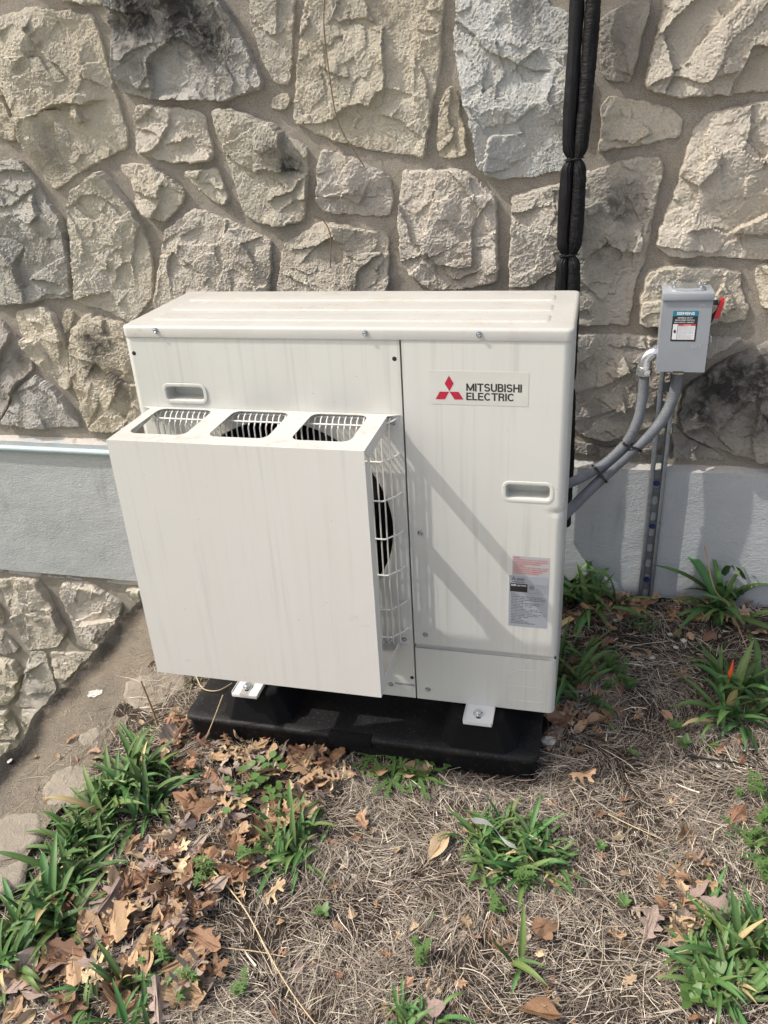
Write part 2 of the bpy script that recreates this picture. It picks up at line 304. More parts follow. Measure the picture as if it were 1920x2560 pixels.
# ================================================================ the stone wall
YM = .622                                   # mortar face
CROP = {1: (0, 0), 2: (960, 0), 3: (0, 700), 4: (960, 700), 5: (0, 1400)}
K = .57866
def cpx(c, p): return (CROP[c][0] + K * p[0], CROP[c][1] + K * p[1])
def wallpt(c, p):
    q = cpx(c, p); P = on(q[0], q[1], 1, .603); return (P[0], P[2])
CREAM, BEIGE, GREY, PALE, BROWN, TAN = (.80, .735, .615), (.73, .68, .58), (.60, .58, .54), (.70, .715, .715), (.50, .465, .41), (.72, .65, .52)
STONES = [  # crop, outline, colour, proud mm, ledges [(polyline, drop mm, reach mm)], stains [(x, y, radius, amount)]
(1, [(-60,90),(0,75),(120,35),(390,60),(420,130),(470,330),(545,580),(540,640),(350,735),(235,820),(205,800),(110,640),(20,400),(-60,340)], CREAM, 34,
   [([(170,487),(250,452),(370,450),(470,420)],24,90),([(150,190),(255,285),(345,412)],12,50),([(345,412),(260,420),(175,485)],14,40),([(240,560),(235,690),(250,800)],14,60),([(85,280),(160,195)],10,40)], [(250,680,120,.35),(130,130,30,.4),(260,300,110,.3)]),  # spot on the raised tongue: shade of its averted side, put into the colour
(1, [(250,-60),(445,-60),(430,20),(340,15),(260,-5)], BEIGE, 22, [], []),
(1, [(480,-60),(905,-60),(990,60),(1060,190),(1130,350),(1120,385),(960,430),(800,430),(660,425),(540,405),(512,380),(500,250),(480,60)], GREY, 44,
   [([(655,375),(650,250),(690,200),(760,165),(840,205),(920,180),(990,195),(1000,240)],36,120),([(690,330),(760,272),(830,330)],14,70),([(900,-60),(960,90),(1000,210)],22,150),([(512,340),(600,375),(680,378)],16,60)], [(600,40,150,.95),(800,60,170,1.0),(560,170,80,.7),(900,170,120,1.0),(960,270,70,.7),(620,300,60,.5)]),
(1, [(1085,-60),(1265,-60),(1260,200),(1250,360),(1180,365),(1130,260),(1075,90)], BEIGE, 26, [([(1100,110),(1180,150),(1250,110)],10,60),([(1175,200),(1165,300),(1180,360)],9,50)], [(1180,200,60,.25)]),
(1, [(1160,435),(1200,405),(1245,405),(1250,440),(1225,480),(1170,470)], TAN, 16, [([(1165,450),(1210,440),(1250,440)],6,20)], []),
(1, [(1330,-60),(1915,-60),(1910,0),(1895,300),(1860,480),(1829,685),(1659,655),(1430,605),(1265,530),(1300,170)], CREAM, 30,
   [([(1440,510),(1480,465),(1560,455),(1660,500),(1800,570)],20,90),([(1800,90),(1760,250),(1790,420)],10,90),([(1290,540),(1420,520),(1440,600)],10,50),([(1480,90),(1560,70),(1640,100)],7,60)], [(1440,350,70,.35),(1500,60,60,.3),(1650,80,90,.25)]),
(1, [(585,465),(600,452),(740,465),(860,478),(885,510),(920,690),(740,705),(600,670),(582,620)], CREAM, 30, [([(600,668),(690,645),(745,610),(830,600),(905,640)],24,50),([(590,545),(690,590),(700,640)],8,40)], []),
(1, [(915,475),(1000,472),(1180,545),(1320,640),(1325,760),(1310,960),(1200,980),(1100,960),(1045,920),(985,720)], BEIGE, 32,
   [([(1280,735),(1130,738),(1085,770)][::-1],18,60),([(1000,690),(1060,780),(1165,870)],14,50),([(1165,868),(1230,840),(1290,790)],12,60)], [(1180,640,80,.5),(1240,720,60,.7),(1110,560,60,.25)]),
(1, [(1385,645),(1500,675),(1659,750),(1675,770),(1694,830),(1687,925),(1640,935),(1400,915),(1365,860),(1370,780)], BEIGE, 30, [([(1400,850),(1520,830),(1640,860)],9,60),([(1480,690),(1460,770)],7,60)], []),
(1, [(512,710),(640,715),(720,770),(798,825),(770,890),(700,965),(630,930),(585,885),(580,820)], CREAM, 28, [([(585,830),(690,850),(700,800),(790,830)],16,50),([(610,740),(560,800)],8,40)], []),
(1, [(783,745),(935,730),(960,800),(985,880),(940,885),(880,840)], BEIGE, 22, [([(830,790),(900,800),(960,830)],8,40)], []),
(1, [(430,740),(480,790),(540,870),(600,960),(645,1100),(655,1250),(640,1300),(560,1400),(475,1350),(335,1310),(325,1200),(297,900),(310,830),(380,780)], BEIGE, 34,
   [([(480,1345),(585,1235),(570,1100),(600,990)],20,80),([(305,880),(420,840),(520,900)],8,40)], [(430,800,70,.25)]),
(1, [(-60,720),(0,700),(75,685),(140,760),(200,870),(265,950),(290,1080),(305,1285),(200,1295),(0,1320),(-60,1325)], GREY, 32, [([(110,1215),(170,1205),(240,1222)],16,50),([(-40,880),(60,890),(160,800)],10,50),([(90,1000),(100,1110),(60,1180)],10,60)], [(60,1080,160,.2)]),
(1, [(830,903),(900,925),(1010,965),(1170,1045),(1165,1170),(1150,1330),(660,1340),(690,1180),(705,1010)], CREAM, 32, [([(1000,970),(960,1060),(1060,1150)],10,80),([(1100,1110),(1080,1220),(1140,1300)],10,60),([(800,1020),(880,990)],6,50)], []),
(1, [(1225,1060),(1390,958),(1500,985),(1659,1010),(1676,1034),(1676,1175),(1662,1335),(1190,1340),(1195,1220)], CREAM, 30, [([(1530,1250),(1540,1180),(1650,1100)],12,70),([(1240,1080),(1400,1050),(1520,1110)],7,50)], [(1430,1150,70,.3)]),
(1, [(-60,400),(10,410),(30,480),(60,560),(65,610),(20,600),(-60,580)], TAN, 24, [([(-30,480),(30,520)],10,30)], []),
(2, [(310,-60),(660,-60),(720,20),(815,60),(815,400),(805,640),(770,735),(640,760),(510,775),(420,750),(400,720),(390,600),(340,420),(300,190),(312,20)], PALE, 36,
   [([(310,110),(390,160),(460,240),(560,280),(680,300)],14,90),([(470,550),(560,530),(640,470)],8,60),([(430,740),(520,735),(640,715),(780,660)],14,50),([(640,20),(700,150),(740,230)],10,70)], [(640,30,70,.35),(740,200,60,.3)]),
(2, [(285,365),(310,400),(345,560),(358,680),(230,683),(228,560),(250,420)], TAN, 26, [([(240,650),(300,600),(320,520)],10,40)], []),
(2, [(925,85),(1030,25),(1100,0),(1145,-20),(1150,40),(1110,180),(1065,355),(950,345),(935,250)], BROWN, 24, [([(940,270),(1000,300),(1070,330)],9,40)], [(1040,160,110,.25)]),
(2, [(1220,-60),(1760,-60),(1760,390),(1500,405),(1280,418),(1150,395),(1130,370),(1150,260),(1190,120)], CREAM, 36, [([(1500,405),(1540,300),(1580,215),(1760,190)],22,110),([(1160,370),(1280,330),(1400,360),(1480,330)],12,60)], []),
(2, [(945,460),(970,420),(1100,435),(1230,465),(1295,510),(1280,590),(1100,625),(930,655)], CREAM, 28, [([(950,600),(1080,620),(1180,560)],8,40),([(1210,480),(1250,540),(1230,590)],9,40)], []),
(2, [(1410,490),(1640,440),(1760,440),(1760,1110),(1640,1120),(1400,1110),(1240,1110),(1175,1060),(1220,930),(1280,780),(1340,560)], CREAM, 40, [([(1350,990),(1420,975),(1520,1000),(1640,1020),(1760,980)],18,80),([(1400,520),(1360,780),(1340,960)],10,120),([(1190,1060),(1290,1085),(1420,1085)],12,40)], []),
(2, [(555,850),(760,800),(870,750),(1080,685),(1195,683),(1205,720),(1160,930),(1130,1110),(1080,1250),(1055,1405),(540,1405),(545,1150)], BEIGE, 28, [([(880,830),(1000,815),(1060,800)],7,50),([(1180,720),(1120,800),(1150,930)],8,60),([(1090,1050),(1060,1250),(1040,1380)],8,60)], [(1010,900,120,.65),(960,1050,130,.45),(1060,820,70,.4)]),  # dark spots right of the pipes carry the line set's shadow in the colour
(2, [(80,740),(340,735),(400,780),(480,860),(487,1000),(485,1220),(350,1250),(210,1252),(130,1200),(75,1150),(60,950)], CREAM, 34, [([(250,1140),(370,1150),(400,950),(440,880)],12,60),([(80,1120),(200,1090),(290,1210),(380,1180)],10,60)], []),
(4, [(1145,-40),(1250,-58),(1535,-35),(1545,50),(1580,130),(1565,175),(1340,200),(1110,195),(1112,80)], CREAM, 30, [([(1430,170),(1500,120),(1570,130)],9,50)], []),
(4, [(1607,-55),(1760,-60),(1760,175),(1655,145),(1625,70)], CREAM, 30, [], []),
(4, [(810,238),(1180,245),(1555,255),(1480,305),(1390,345),(1290,380),(1245,460),(1225,560),(1150,640),(960,695),(860,670),(805,630)], BEIGE, 34, [([(830,480),(960,440),(1080,380),(1200,330)],14,80),([(860,600),(1000,560),(1130,600)],10,60),([(1000,280),(1150,300),(1250,280)],8,50)], [(1100,470,110,.3),(900,560,90,.25),(960,320,90,.2)]),
(4, [(1760,260),(1640,280),(1480,350),(1300,470),(1275,600),(1300,660),(1400,712),(1560,765),(1659,785),(1760,785)], BROWN, 44, [([(1390,690),(1470,600),(1560,530),(1700,470)],22,120),([(1620,560),(1580,680),(1600,760)],18,80),([(1300,640),(1380,640),(1480,720)],12,50)], [(1480,460,150,1.0),(1600,420,130,1.0),(1380,560,110,.8),(1640,620,90,.7),(1340,650,60,.5)]),
(4, [(800,690),(860,710),(960,730),(1130,690),(1200,650),(1230,640),(1225,700),(1170,758),(800,755)], BROWN, 20, [], [(1000,740,120,.3)]),
(4, [(1245,620),(1290,670),(1400,725),(1470,778),(1250,768)], BROWN, 20, [], [(1320,720,80,.4)]),
(3, [(60,145),(180,112),(225,150),(270,250),(290,340),(300,470),(270,470),(190,390),(110,300),(75,200)], CREAM, 26, [([(120,170),(190,200),(210,330)],9,50)], []),
(3, [(268,140),(280,125),(310,140),(300,200),(275,240),(265,200)], TAN, 14, [], []),
(3, [(365,153),(430,160),(530,185),(560,250),(620,400),(640,560),(590,620),(470,655),(385,650),(350,560),(320,440),(300,330),(310,220)], TAN, 36, [([(340,330),(420,350),(520,450)],10,90),([(600,480),(560,600),(500,650)],12,60)], [(430,270,90,.8),(400,380,60,.6),(500,420,70,.5),(560,500,60,.4)]),
(3, [(-60,160),(0,175),(60,240),(125,320),(140,390),(60,460),(30,545),(0,600),(-60,610)], BROWN, 28, [([(40,480),(0,440),(-60,450)][::-1],10,60)], [(90,340,60,.5),(30,520,50,.5)]),
(3, [(50,485),(150,415),(230,470),(300,550),(342,635),(150,642),(5,615),(35,560)], GREY, 28, [([(60,500),(160,440),(230,500)],6,50)], [(80,500,60,.3)]),
(5, [(-60,100),(0,90),(60,75),(150,85),(190,130),(230,220),(285,320),(240,380),(120,395),(90,330),(40,220),(0,130)], CREAM, 32, [([(200,330),(260,310)],12,50),([(60,110),(100,230),(120,330)],9,60)], [(230,250,60,.3)]),
(5, [(270,105),(380,100),(470,160),(520,190),(515,270),(460,370),(400,398),(330,370),(300,250),(265,150)], CREAM, 32, [([(340,260),(440,220),(445,180)][::-1],14,60),([(360,380),(440,330),(510,260)],10,50)], []),
(5, [(540,130),(620,120),(700,140),(620,190),(560,180)], BEIGE, 22, [], []),
(5, [(-60,300),(0,300),(50,350),(80,390),(40,410),(-60,405)], BEIGE, 24, [], [(20,360,40,.3)]),
(5, [(215,405),(400,405),(360,440),(260,540),(240,520)], CREAM, 24, [], []),
(5, [(-60,430),(0,420),(60,440),(95,500),(80,560),(30,630),(-60,620)], CREAM, 28, [([(20,470),(60,560)],8,40)], []),
(5, [(130,400),(190,400),(215,480),(240,560),(215,630),(130,640),(60,635),(100,560),(110,480)], BEIGE, 28, [([(140,500),(200,480)],10,50)], [(180,560,60,.4)]),
(5, [(-60,640),(30,650),(80,740),(60,780),(-60,785)], BEIGE, 26, [], []),
(5, [(90,650),(210,650),(150,700),(100,760)], CREAM, 20, [], []),
(5, [(-60,800),(40,800),(20,840),(-60,900)], CREAM, 22, [], []),
]
def seg_dist(P, A, B):
    """distance from points P(n,2) to segments A->B (m,2): returns (n,m) d, t"""
    d = B - A; L2 = (d ** 2).sum(1) + 1e-12; t = np.clip(((P[:, None] - A[None]) * d[None]).sum(2) / L2, 0, 1)
    q = A[None] + t[..., None] * d[None]; return np.sqrt(((P[:, None] - q) ** 2).sum(2)), t
def inside(P, poly):
    x, y = P[:, 0], P[:, 1]; r = np.zeros(len(P), bool); n = len(poly)
    for i in range(n):
        x1, y1 = poly[i]; x2, y2 = poly[(i + 1) % n]
        if y1 == y2: continue
        c = ((y1 > y) != (y2 > y)) & (x < (x2 - x1) * (y - y1) / (y2 - y1) + x1); r ^= c
    return r
def stone_mesh(poly, seed, proud, ledges, stain_shade_spots, sp=.0042, ym=YM, grow=0.0):
    rs = np.random.default_rng(seed); poly = np.array(poly, float); out = []
    for i in range(len(poly)):
        a, b = poly[i], poly[(i + 1) % len(poly)]; n = max(1, int(np.linalg.norm(b - a) / (sp * 1.7)))
        for k in range(n): out.append(a + (b - a) * k / n)
    out = np.array(out)
    for _ in range(2): out = .5 * out + .25 * (np.roll(out, 1, 0) + np.roll(out, -1, 0))
    out = out + np.c_[fbm(out[:, 0] * 34, out[:, 1] * 34, 3, seed), fbm(out[:, 0] * 34, out[:, 1] * 34, 3, seed + 50)] * .0062
    if grow:
        dn = np.roll(out, -1, 0) - np.roll(out, 1, 0); ar = (out[:, 0] * np.roll(out[:, 1], -1) - np.roll(out[:, 0], -1) * out[:, 1]).sum(); nn_ = np.c_[dn[:, 1], -dn[:, 0]] * (1 if ar > 0 else -1); out = out + nn_ / (np.linalg.norm(nn_, axis=1, keepdims=True) + 1e-9) * grow
    mn, mx = out.min(0), out.max(0); gx, gy = np.meshgrid(np.arange(mn[0], mx[0], sp), np.arange(mn[1], mx[1], sp * .87))
    gx = gx + (np.arange(gx.shape[0]) % 2)[:, None] * sp * .5; G = np.c_[gx.ravel(), gy.ravel()] + rs.uniform(-.2, .2, (gx.size, 2)) * sp
    G = G[inside(G, out)]; A, B = out, np.roll(out, -1, 0)
    if len(G):
        d = np.concatenate([seg_dist(G[i:i + 2000], A, B)[0].min(1) for i in range(0, len(G), 2000)]); G = G[d > sp * .55]
    n = len(out); allp = [Vector(p) for p in out] + [Vector(p) for p in G]
    res = delaunay_2d_cdt(allp, [], [list(range(n))], 1, 1e-6); P = np.array([v[:] for v in res[0]]); F = res[2]
    d = np.concatenate([seg_dist(P[i:i + 2000], A, B)[0].min(1) for i in range(0, len(P), 2000)])
    ctr = out.mean(0); size = math.sqrt(max(1e-4, (mx - mn).prod())); R = P - ctr
    # quarry face: a few broken planes, blended
    h = np.full(len(P), 1e9)
    for k in range(5):
        a = rs.uniform(0, 2 * np.pi); tilt = rs.uniform(.03, .17); off = rs.uniform(.0, .014)
        h = np.minimum(h, off + tilt * (R[:, 0] * np.cos(a) + R[:, 1] * np.sin(a) + .30 * size) * 1.0)
    h = np.clip(h, -.012, .02); h -= h.mean()
    wx = fbm(P[:, 0] * 14, P[:, 1] * 14, 3, seed + 5) * .012; wy = fbm(P[:, 0] * 14, P[:, 1] * 14, 3, seed + 9) * .012
    Q = P + np.c_[wx, wy]
    # irregular terraces (spalls)
    ter = fbm(Q[:, 0] * 9, Q[:, 1] * 9, 3, seed + 20); stp = np.floor(ter * 5) / 5; fr = ter * 5 - np.floor(ter * 5)
    h += .0045 * (stp + np.clip((fr - .72) / .28, 0, 1) / 5)
    # chipped facets: small tilted planes at two sizes
    for cs, gs, os_ in ((.11, .13, .0050), (.045, .085, .0012)):
        m_ = max(4, int((mx - mn).prod() / cs ** 2)); C_ = mn + rs.random((m_, 2)) * (mx - mn); gr_ = rs.normal(0, gs, (m_, 2)); of_ = rs.normal(0, os_, m_)
        Wp = P + np.c_[fbm(P[:, 0] / cs * .9, P[:, 1] / cs * .9, 2, seed + 80), fbm(P[:, 0] / cs * .9, P[:, 1] / cs * .9, 2, seed + 85)] * cs * .18
        for i0 in range(0, len(P), 4000):
            w_ = Wp[i0:i0 + 4000]; jj = ((w_[:, None] - C_[None]) ** 2).sum(2).argmin(1); h[i0:i0 + 4000] += np.clip(of_[jj] + (gr_[jj] * (w_ - C_[jj])).sum(1), -cs * .16, cs * .16)
    h += .0014 * fbm(P[:, 0] * 22, P[:, 1] * 22, 3, seed + 30) + .0011 * fbm(P[:, 0] * 110, P[:, 1] * 110, 2, seed + 40)
    for pts, drop, reach in ledges:
        pts = np.array(pts, float); a, b = pts[:-1], pts[1:]; dd, tt = seg_dist(Q, a, b); j = dd.argmin(1); ii = np.arange(len(Q))
        e = (b - a)[j]; rel = Q - a[j]; side = e[:, 0] * rel[:, 1] - e[:, 1] * rel[:, 0]; D = dd[ii, j]
        tend = ((j == 0) & (tt[ii, j] <= 0)) | ((j == len(a) - 1) & (tt[ii, j] >= 1))
        endp = np.where((j == 0) & (tt[ii, j] <= 0), 0, len(pts) - 1); ed = pts[endp]; dirv = np.where((endp == 0)[:, None], (a[0] - b[0])[None], (b[-1] - a[-1])[None]); dirv = dirv / np.linalg.norm(dirv, axis=1, keepdims=True)
        al = np.clip(((Q - ed) * dirv).sum(1), 0, None); wgt = np.where(tend, np.exp(-(al / .016) ** 2), 1)
        h -= np.where(side < 0, drop * .001 * np.exp(-(D / (reach * .001)) ** 1.4) * wgt, -.10 * drop * .001 * np.exp(-D / .02) * wgt)
    r = np.clip(.0035 + .003 * rs.random() + .006 * fbm(P[:, 0] * 20, P[:, 1] * 20, 2, seed + 60), .0035, .014)
    e = np.clip(d / r, 0, 1); prof = np.sqrt(np.clip(1 - (1 - e) ** 2, 0, 1))
    face = np.maximum(proud * .00082 + h, .0135 + .003 * fbm(P[:, 0] * 30, P[:, 1] * 30, 2, seed + 90)); face = face + rs.normal(0, .00062, len(P)); Y = ym + .006 - (face + .006) * prof
    st = np.zeros(len(P))
    for (sx, sz, sr, am) in stain_shade_spots:
        q = np.sqrt((P[:, 0] - sx) ** 2 + (P[:, 1] - sz) ** 2) / sr + .35 * fbm(P[:, 0] * 16, P[:, 1] * 16, 3, seed + 70); st = np.maximum(st, am * np.clip(1.25 - q * .9, 0, 1))
    me = bpy.data.meshes.new('stone'); me.from_pydata(np.c_[P[:, 0], Y, P[:, 1]].tolist(), [], [tuple(f)[::-1] for f in F]); me.materials.append(M_STONE)
    at = me.attributes.new('stain_shade', 'FLOAT', 'POINT'); at.data.foreach_set('value', st.astype(np.float32))
    me.polygons.foreach_set('use_smooth', [False] * len(me.polygons)); me.update()
    if len(me.polygons) and me.polygons[len(me.polygons) // 2].normal.y > 0: me.flip_normals()
    return me
wall = thing('stone_wall', 'rough cream fieldstone house wall with brown mortar and a painted grey band', 'wall', (0.5, YM, -.3))
def wpart(name, V, F, mat, **k):
    o = ob(name, V, F, mat, wall, **k); o.matrix_parent_inverse = wall_inv; return o
bpy.context.view_layer.update(); wall_inv = Matrix.Translation(-wall.location)
POLYS = []
for i, (c, out, colr, proud, led, stn) in enumerate(STONES):
    poly = [wallpt(c, p) for p in out]; POLYS.append(np.array(poly))
    me = stone_mesh(poly, 100 + i * 7, proud, [([wallpt(c, p) for p in pl], d, r) for pl, d, r in led], [(*wallpt(c, (x, y)), r * .00060, a) for x, y, r, a in stn], grow=.0045)
    o = link('stone', me, wall); o.matrix_parent_inverse = wall_inv
    j = .92 + .16 * random.random(); o.color = (colr[0] * j, colr[1] * j, colr[2] * j * (.96 + .08 * random.random()), 1)
BT = on(1539, 1172, 1, .597)[2]; BB = on(100, 1432, 1, .597)[2]     # painted band, top and bottom
# stones beyond the traced ones (outside the frame, behind the unit)
cen = []
for iz in range(26):
    for ix in range(18):
        x = -1.75 + ix * .235 + (iz % 2) * .11 + random.uniform(-.06, .06); z = -1.35 + iz * .165 + random.uniform(-.04, .04)
        if BB - .09 < z < BT + .11 or (z < BB and x > -.35): continue
        p = np.array([[x, z]]); ok = True
        for q in POLYS:
            if inside(p, q)[0] or seg_dist(p, q, np.roll(q, -1, 0))[0].min() < .05: ok = False; break
        if ok: cen.append((x, z))
for i, (x, z) in enumerate(cen):
    poly = [(x - .17, z - .13), (x + .17, z - .13), (x + .17, z + .13), (x - .17, z + .13)]
    for j, (a, b) in enumerate(cen):
        if i == j or abs(a - x) > .4 or abs(b - z) > .35: continue
        m = np.array([(a + x) / 2, (b + z) / 2]); nn = np.array([a - x, b - z]); nn /= np.linalg.norm(nn); new = []
        f = [float(np.dot(np.array(p) - m, nn)) + .011 for p in poly]
        for k in range(len(poly)):
            p0, p1, f0, f1 = np.array(poly[k]), np.array(poly[(k + 1) % len(poly)]), f[k], f[(k + 1) % len(poly)]
            if f0 <= 0: new.append(tuple(p0))
            if f0 * f1 < 0: new.append(tuple(p0 + (p1 - p0) * f0 / (f0 - f1)))
        poly = new
        if len(poly) < 3: break
    if len(poly) < 3: continue
    poly = [(px, max(pz, BT + .05) if z > BT else min(pz, BB - .045)) for px, pz in poly]; poly = np.array(poly); cc = poly.mean(0)
    for _ in range(7):
        bad = False
        for q in POLYS:
            if inside(poly, q).any() or inside(q, poly).any() or min(seg_dist(poly, q, np.roll(q, -1, 0))[0].min(), seg_dist(q, poly, np.roll(poly, -1, 0))[0].min()) < .014: bad = True; break
        if not bad: break
        poly = cc + (poly - cc) * .82
    if bad or np.ptp(poly[:, 0]) < .045 or np.ptp(poly[:, 1]) < .04: continue
    me = stone_mesh(poly, 900 + i * 3, random.uniform(20, 34), [], [(x, z, .08, .5)] if random.random() < .25 else [], sp=.008)
    o = link('stone', me, wall); o.matrix_parent_inverse = wall_inv; cl = random.choice([CREAM, BEIGE, GREY, BROWN, TAN]); o.color = (*cl, 1)
# mortar bed
def grid(x0, x1, z0, z1, s):
    nx = max(2, int((x1 - x0) / s)); nz = max(2, int((z1 - z0) / s)); X, Z = np.meshgrid(np.linspace(x0, x1, nx), np.linspace(z0, z1, nz))
    F = [(j * nx + i, j * nx + i + 1, (j + 1) * nx + i + 1, (j + 1) * nx + i) for j in range(nz - 1) for i in range(nx - 1)]; return X.ravel(), Z.ravel(), F
X, Z, F = grid(-2.0, 2.6, -1.6, 2.9, .0125)
Y = YM - .0055 + .004 * fbm(X * 9, Z * 9, 3, 3) + .0022 * fbm(X * 45, Z * 45, 2, 8)
wpart('mortar', np.c_[X, Y, Z], F, M_MORTAR, sharp=0)
wpart('backing', *(lambda m: (m.V, m.F))(MB().box((-2.0, YM + .02, -1.6), (2.6, YM + .3, 2.9))), M_MORTAR)
# painted band: slightly wavy slab with its sloping pale ledge
X, Z, F = grid(-2.0, 2.6, BB, BT, .014); Y = .597 + .0022 * fbm(X * 6, Z * 6, 3, 12); n = len(X)
nx = int((2.6 + 2.0) / .014); zz = Z + np.where((Z > BT - 1e-6), .003 * fbm(X * 9, X * 0, 3, 4), 0) + np.where(Z < BB + 1e-6, .003 * fbm(X * 7, X * 0 + 3, 3, 4), 0)
wpart('stucco_band', np.c_[X, Y, zz], F, M_BAND, sharp=0)
top = [(x, y, z) for x, y, z in zip(X[-nx:], Y[-nx:], zz[-nx:])]; V = list(top); F2 = []
for k in range(1, 6):
    V += [(x, .597 + k * .0075, z + .004 * k + .010 * (k / 5) ** 2 + .004 * float(fbm(np.array(x * 11.), np.array(k * .6), 3, 21))) for x, y, z in top]
for k in range(5): F2 += [(k * nx + i, k * nx + i + 1, (k + 1) * nx + i + 1, (k + 1) * nx + i) for i in range(nx - 1)]
wpart('mortar_ledge', V, F2, M_LEDGE, sharp=0)
bot = [(x, y, z) for x, y, z in zip(X[:nx], Y[:nx], zz[:nx])]; V = list(bot) + [(x, YM - .004, z - .004) for x, y, z in bot] + [(x, YM - .006 + .003 * float(fbm(np.array(x * 12.), np.array(0.), 3, 5)), z - .030 + .008 * float(fbm(np.array(x * 8.), np.array(2.), 3, 6))) for x, y, z in bot]
wpart('band_underside', V, [(k * nx + i, k * nx + i + 1, (k + 1) * nx + i + 1, (k + 1) * nx + i) for k in range(2) for i in range(nx - 1)], M_LEDGE)
a = on(0, 1115, 1, .588); b = on(272, 1137, 1, .588); rz = (a[2] + b[2]) / 2
wpart('drip_rail', *(lambda m: (m.V, m.F))(MB().tube([(-2.0, .590, rz), (.28, .590, rz)], .0095, 16)), M_RAIL)

# ================================================================ ground
def quadgrid(xs, ys, zf):
    X, Y = np.meshgrid(xs, ys); Z = zf(X, Y); nx = len(xs)
    return np.c_[X.ravel(), Y.ravel(), Z.ravel()], [(j * nx + i, j * nx + i + 1, (j + 1) * nx + i + 1, (j + 1) * nx + i) for j in range(len(ys) - 1) for i in range(nx - 1)]
def soil_z(X, Y): return ground_z(X, Y) + .010 * fbm(X * 7, Y * 7, 3, 31) + .005 * fbm(X * 30, Y * 30, 3, 33)
V, F = quadgrid(np.concatenate([np.arange(-.305, 2.3, .012), np.linspace(2.4, 12, 25)]), np.arange(-1.45, .64, .012), soil_z)
g = ob('ground', V, F, M_SOIL, sharp=0); g['kind'] = 'structure'
V, F = quadgrid(np.linspace(-30, -.50, 20), np.linspace(-30, .70, 20), lambda X, Y: -1.35 + 0 * X); t = MT('pale_bounce_concrete', rough=.9, spec=.3); t.setcol(t.mix(t.ramp(t.noise(3, 6), .35, .7), (.52, .50, .46), (.43, .41, .375))); t.bump(t.noise(120, 5), .4, .004); M_BOUNCE = t.m
VD, FD = quadgrid(np.linspace(-.50, 14, 20), np.linspace(-12, -1.44, 20), lambda X, Y: -.235 - .012 * (-1.44 - Y)); gd = ob('bounce_slab', VD, FD, M_BOUNCE); gd['kind'] = 'structure'  # unseen pale paving added behind the camera to bounce light onto wall and unit
g = ob('lower_ground', V, F, M_LAWN); g['kind'] = 'structure'

# ================================================================ low masonry curb at the left
curb = thing('masonry_curb', 'low weathered concrete and stone curb with a blackened edge running out from the wall', 'curb', (-.4, .2, -.35)); cinv = Matrix.Translation(-curb.location)
xs = np.linspace(-.60, -.24, 46); ys = np.linspace(-2.0, YM + .01, 300)
Xc, Yc = np.meshgrid(xs, ys); ed = -.528 + .022 * fbm(Yc * 5, Yc * 0, 3, 41) + .008 * fbm(Yc * 17, Yc * 0 + 5, 2, 43)
u = (Xc + .60) / .36; Xn = ed + u * (-.24 - ed)
Zc = -.222 + .010 * fbm(Xn * 8, Yc * 8, 4, 45) + .020 * np.exp(-((Xn - ed - .022) / .026) ** 2) * np.clip(.65 + 1.3 * fbm(Yc * 9, Yc * 0, 3, 47), 0, 1.6) + .006 * np.exp(-((Xn - ed - .02) / .03) ** 2) * fbm(Xn * 40, Yc * 40, 3, 48) + .012 * u
drop = np.clip((.014 - (Xn - ed)) / .014, 0, 1); Zc = Zc - .03 * drop ** 2
first = Xn[:, 0].copy(); nx = len(xs); V = np.c_[Xn.ravel(), Yc.ravel(), Zc.ravel()].tolist(); F = [(j * nx + i, j * nx + i + 1, (j + 1) * nx + i + 1, (j + 1) * nx + i) for j in range(len(ys) - 1) for i in range(nx - 1)]
b0 = len(V); V += [(first[j] + .012, ys[j], -1.4) for j in range(len(ys))]; F += [(j * nx, (j + 1) * nx, b0 + j + 1, b0 + j) for j in range(len(ys) - 1)]
o = ob('mortar_cap', V, F, M_CURB, curb, sharp=0); o.matrix_parent_inverse = cinv
st = np.concatenate([(np.exp(-((Xn - ed) / .060) ** 2) * 1.5 * (.8 + .9 * fbm(Yc * 6, Xn * 6, 3, 49))).ravel(), np.full(len(ys), .8)]).clip(0, 1)
# (stain attribute: black lichen that grows along the outer arris)
if len(o.data.vertices) == len(st): o.data.attributes.new('stain_shade', 'FLOAT', 'POINT').data.foreach_set('value', st.astype(np.float32))
def curb_stone(outl):
    P = np.array([on(0 + K * x, 1400 + K * y, 2, -.212)[:2] for x, y in outl]); me = stone_mesh(P, int(abs(P.sum()) * 1000) % 5000, 9, [], [], sp=.008, ym=0)
    co = np.empty(len(me.vertices) * 3, np.float32); me.vertices.foreach_get('co', co); co = co.reshape(-1, 3)
    z = -.212 + np.clip(-co[:, 1], -.004, .006) * .9; co2 = np.c_[co[:, 0], co[:, 2], z]; me.vertices.foreach_set('co', co2.astype(np.float32).ravel()); me.materials.clear(); me.materials.append(M_CURBSTONE); me.flip_normals(); me.update(); finish(me, True, 0)
    o = link('stone', me, curb); o.matrix_parent_inverse = cinv
for s in ([(545,520),(640,490),(760,475),(815,510),(810,590),(760,650),(640,670),(560,640),(530,590)], [(175,985),(250,905),(340,880),(400,920),(390,1010),(300,1060),(200,1070)], [(330,760),(430,710),(450,760),(400,810),(345,815)], [(-40,1130),(60,1090),(180,1085),(200,1200),(60,1290),(-40,1300)], [(-60,1340),(40,1320),(120,1270),(110,1400),(-60,1480)]): curb_stone(s)
pc = on(234, 1727, 2, -.205); pts = [(pc[0] + (.022 + .004 * math.sin(3 * a) + .003 * math.cos(7 * a)) * math.cos(a), pc[1] + (.020 + .004 * math.sin(2 * a + 1) + .0025 * math.sin(9 * a)) * math.sin(a)) for a in np.linspace(0, 6.04, 26)]
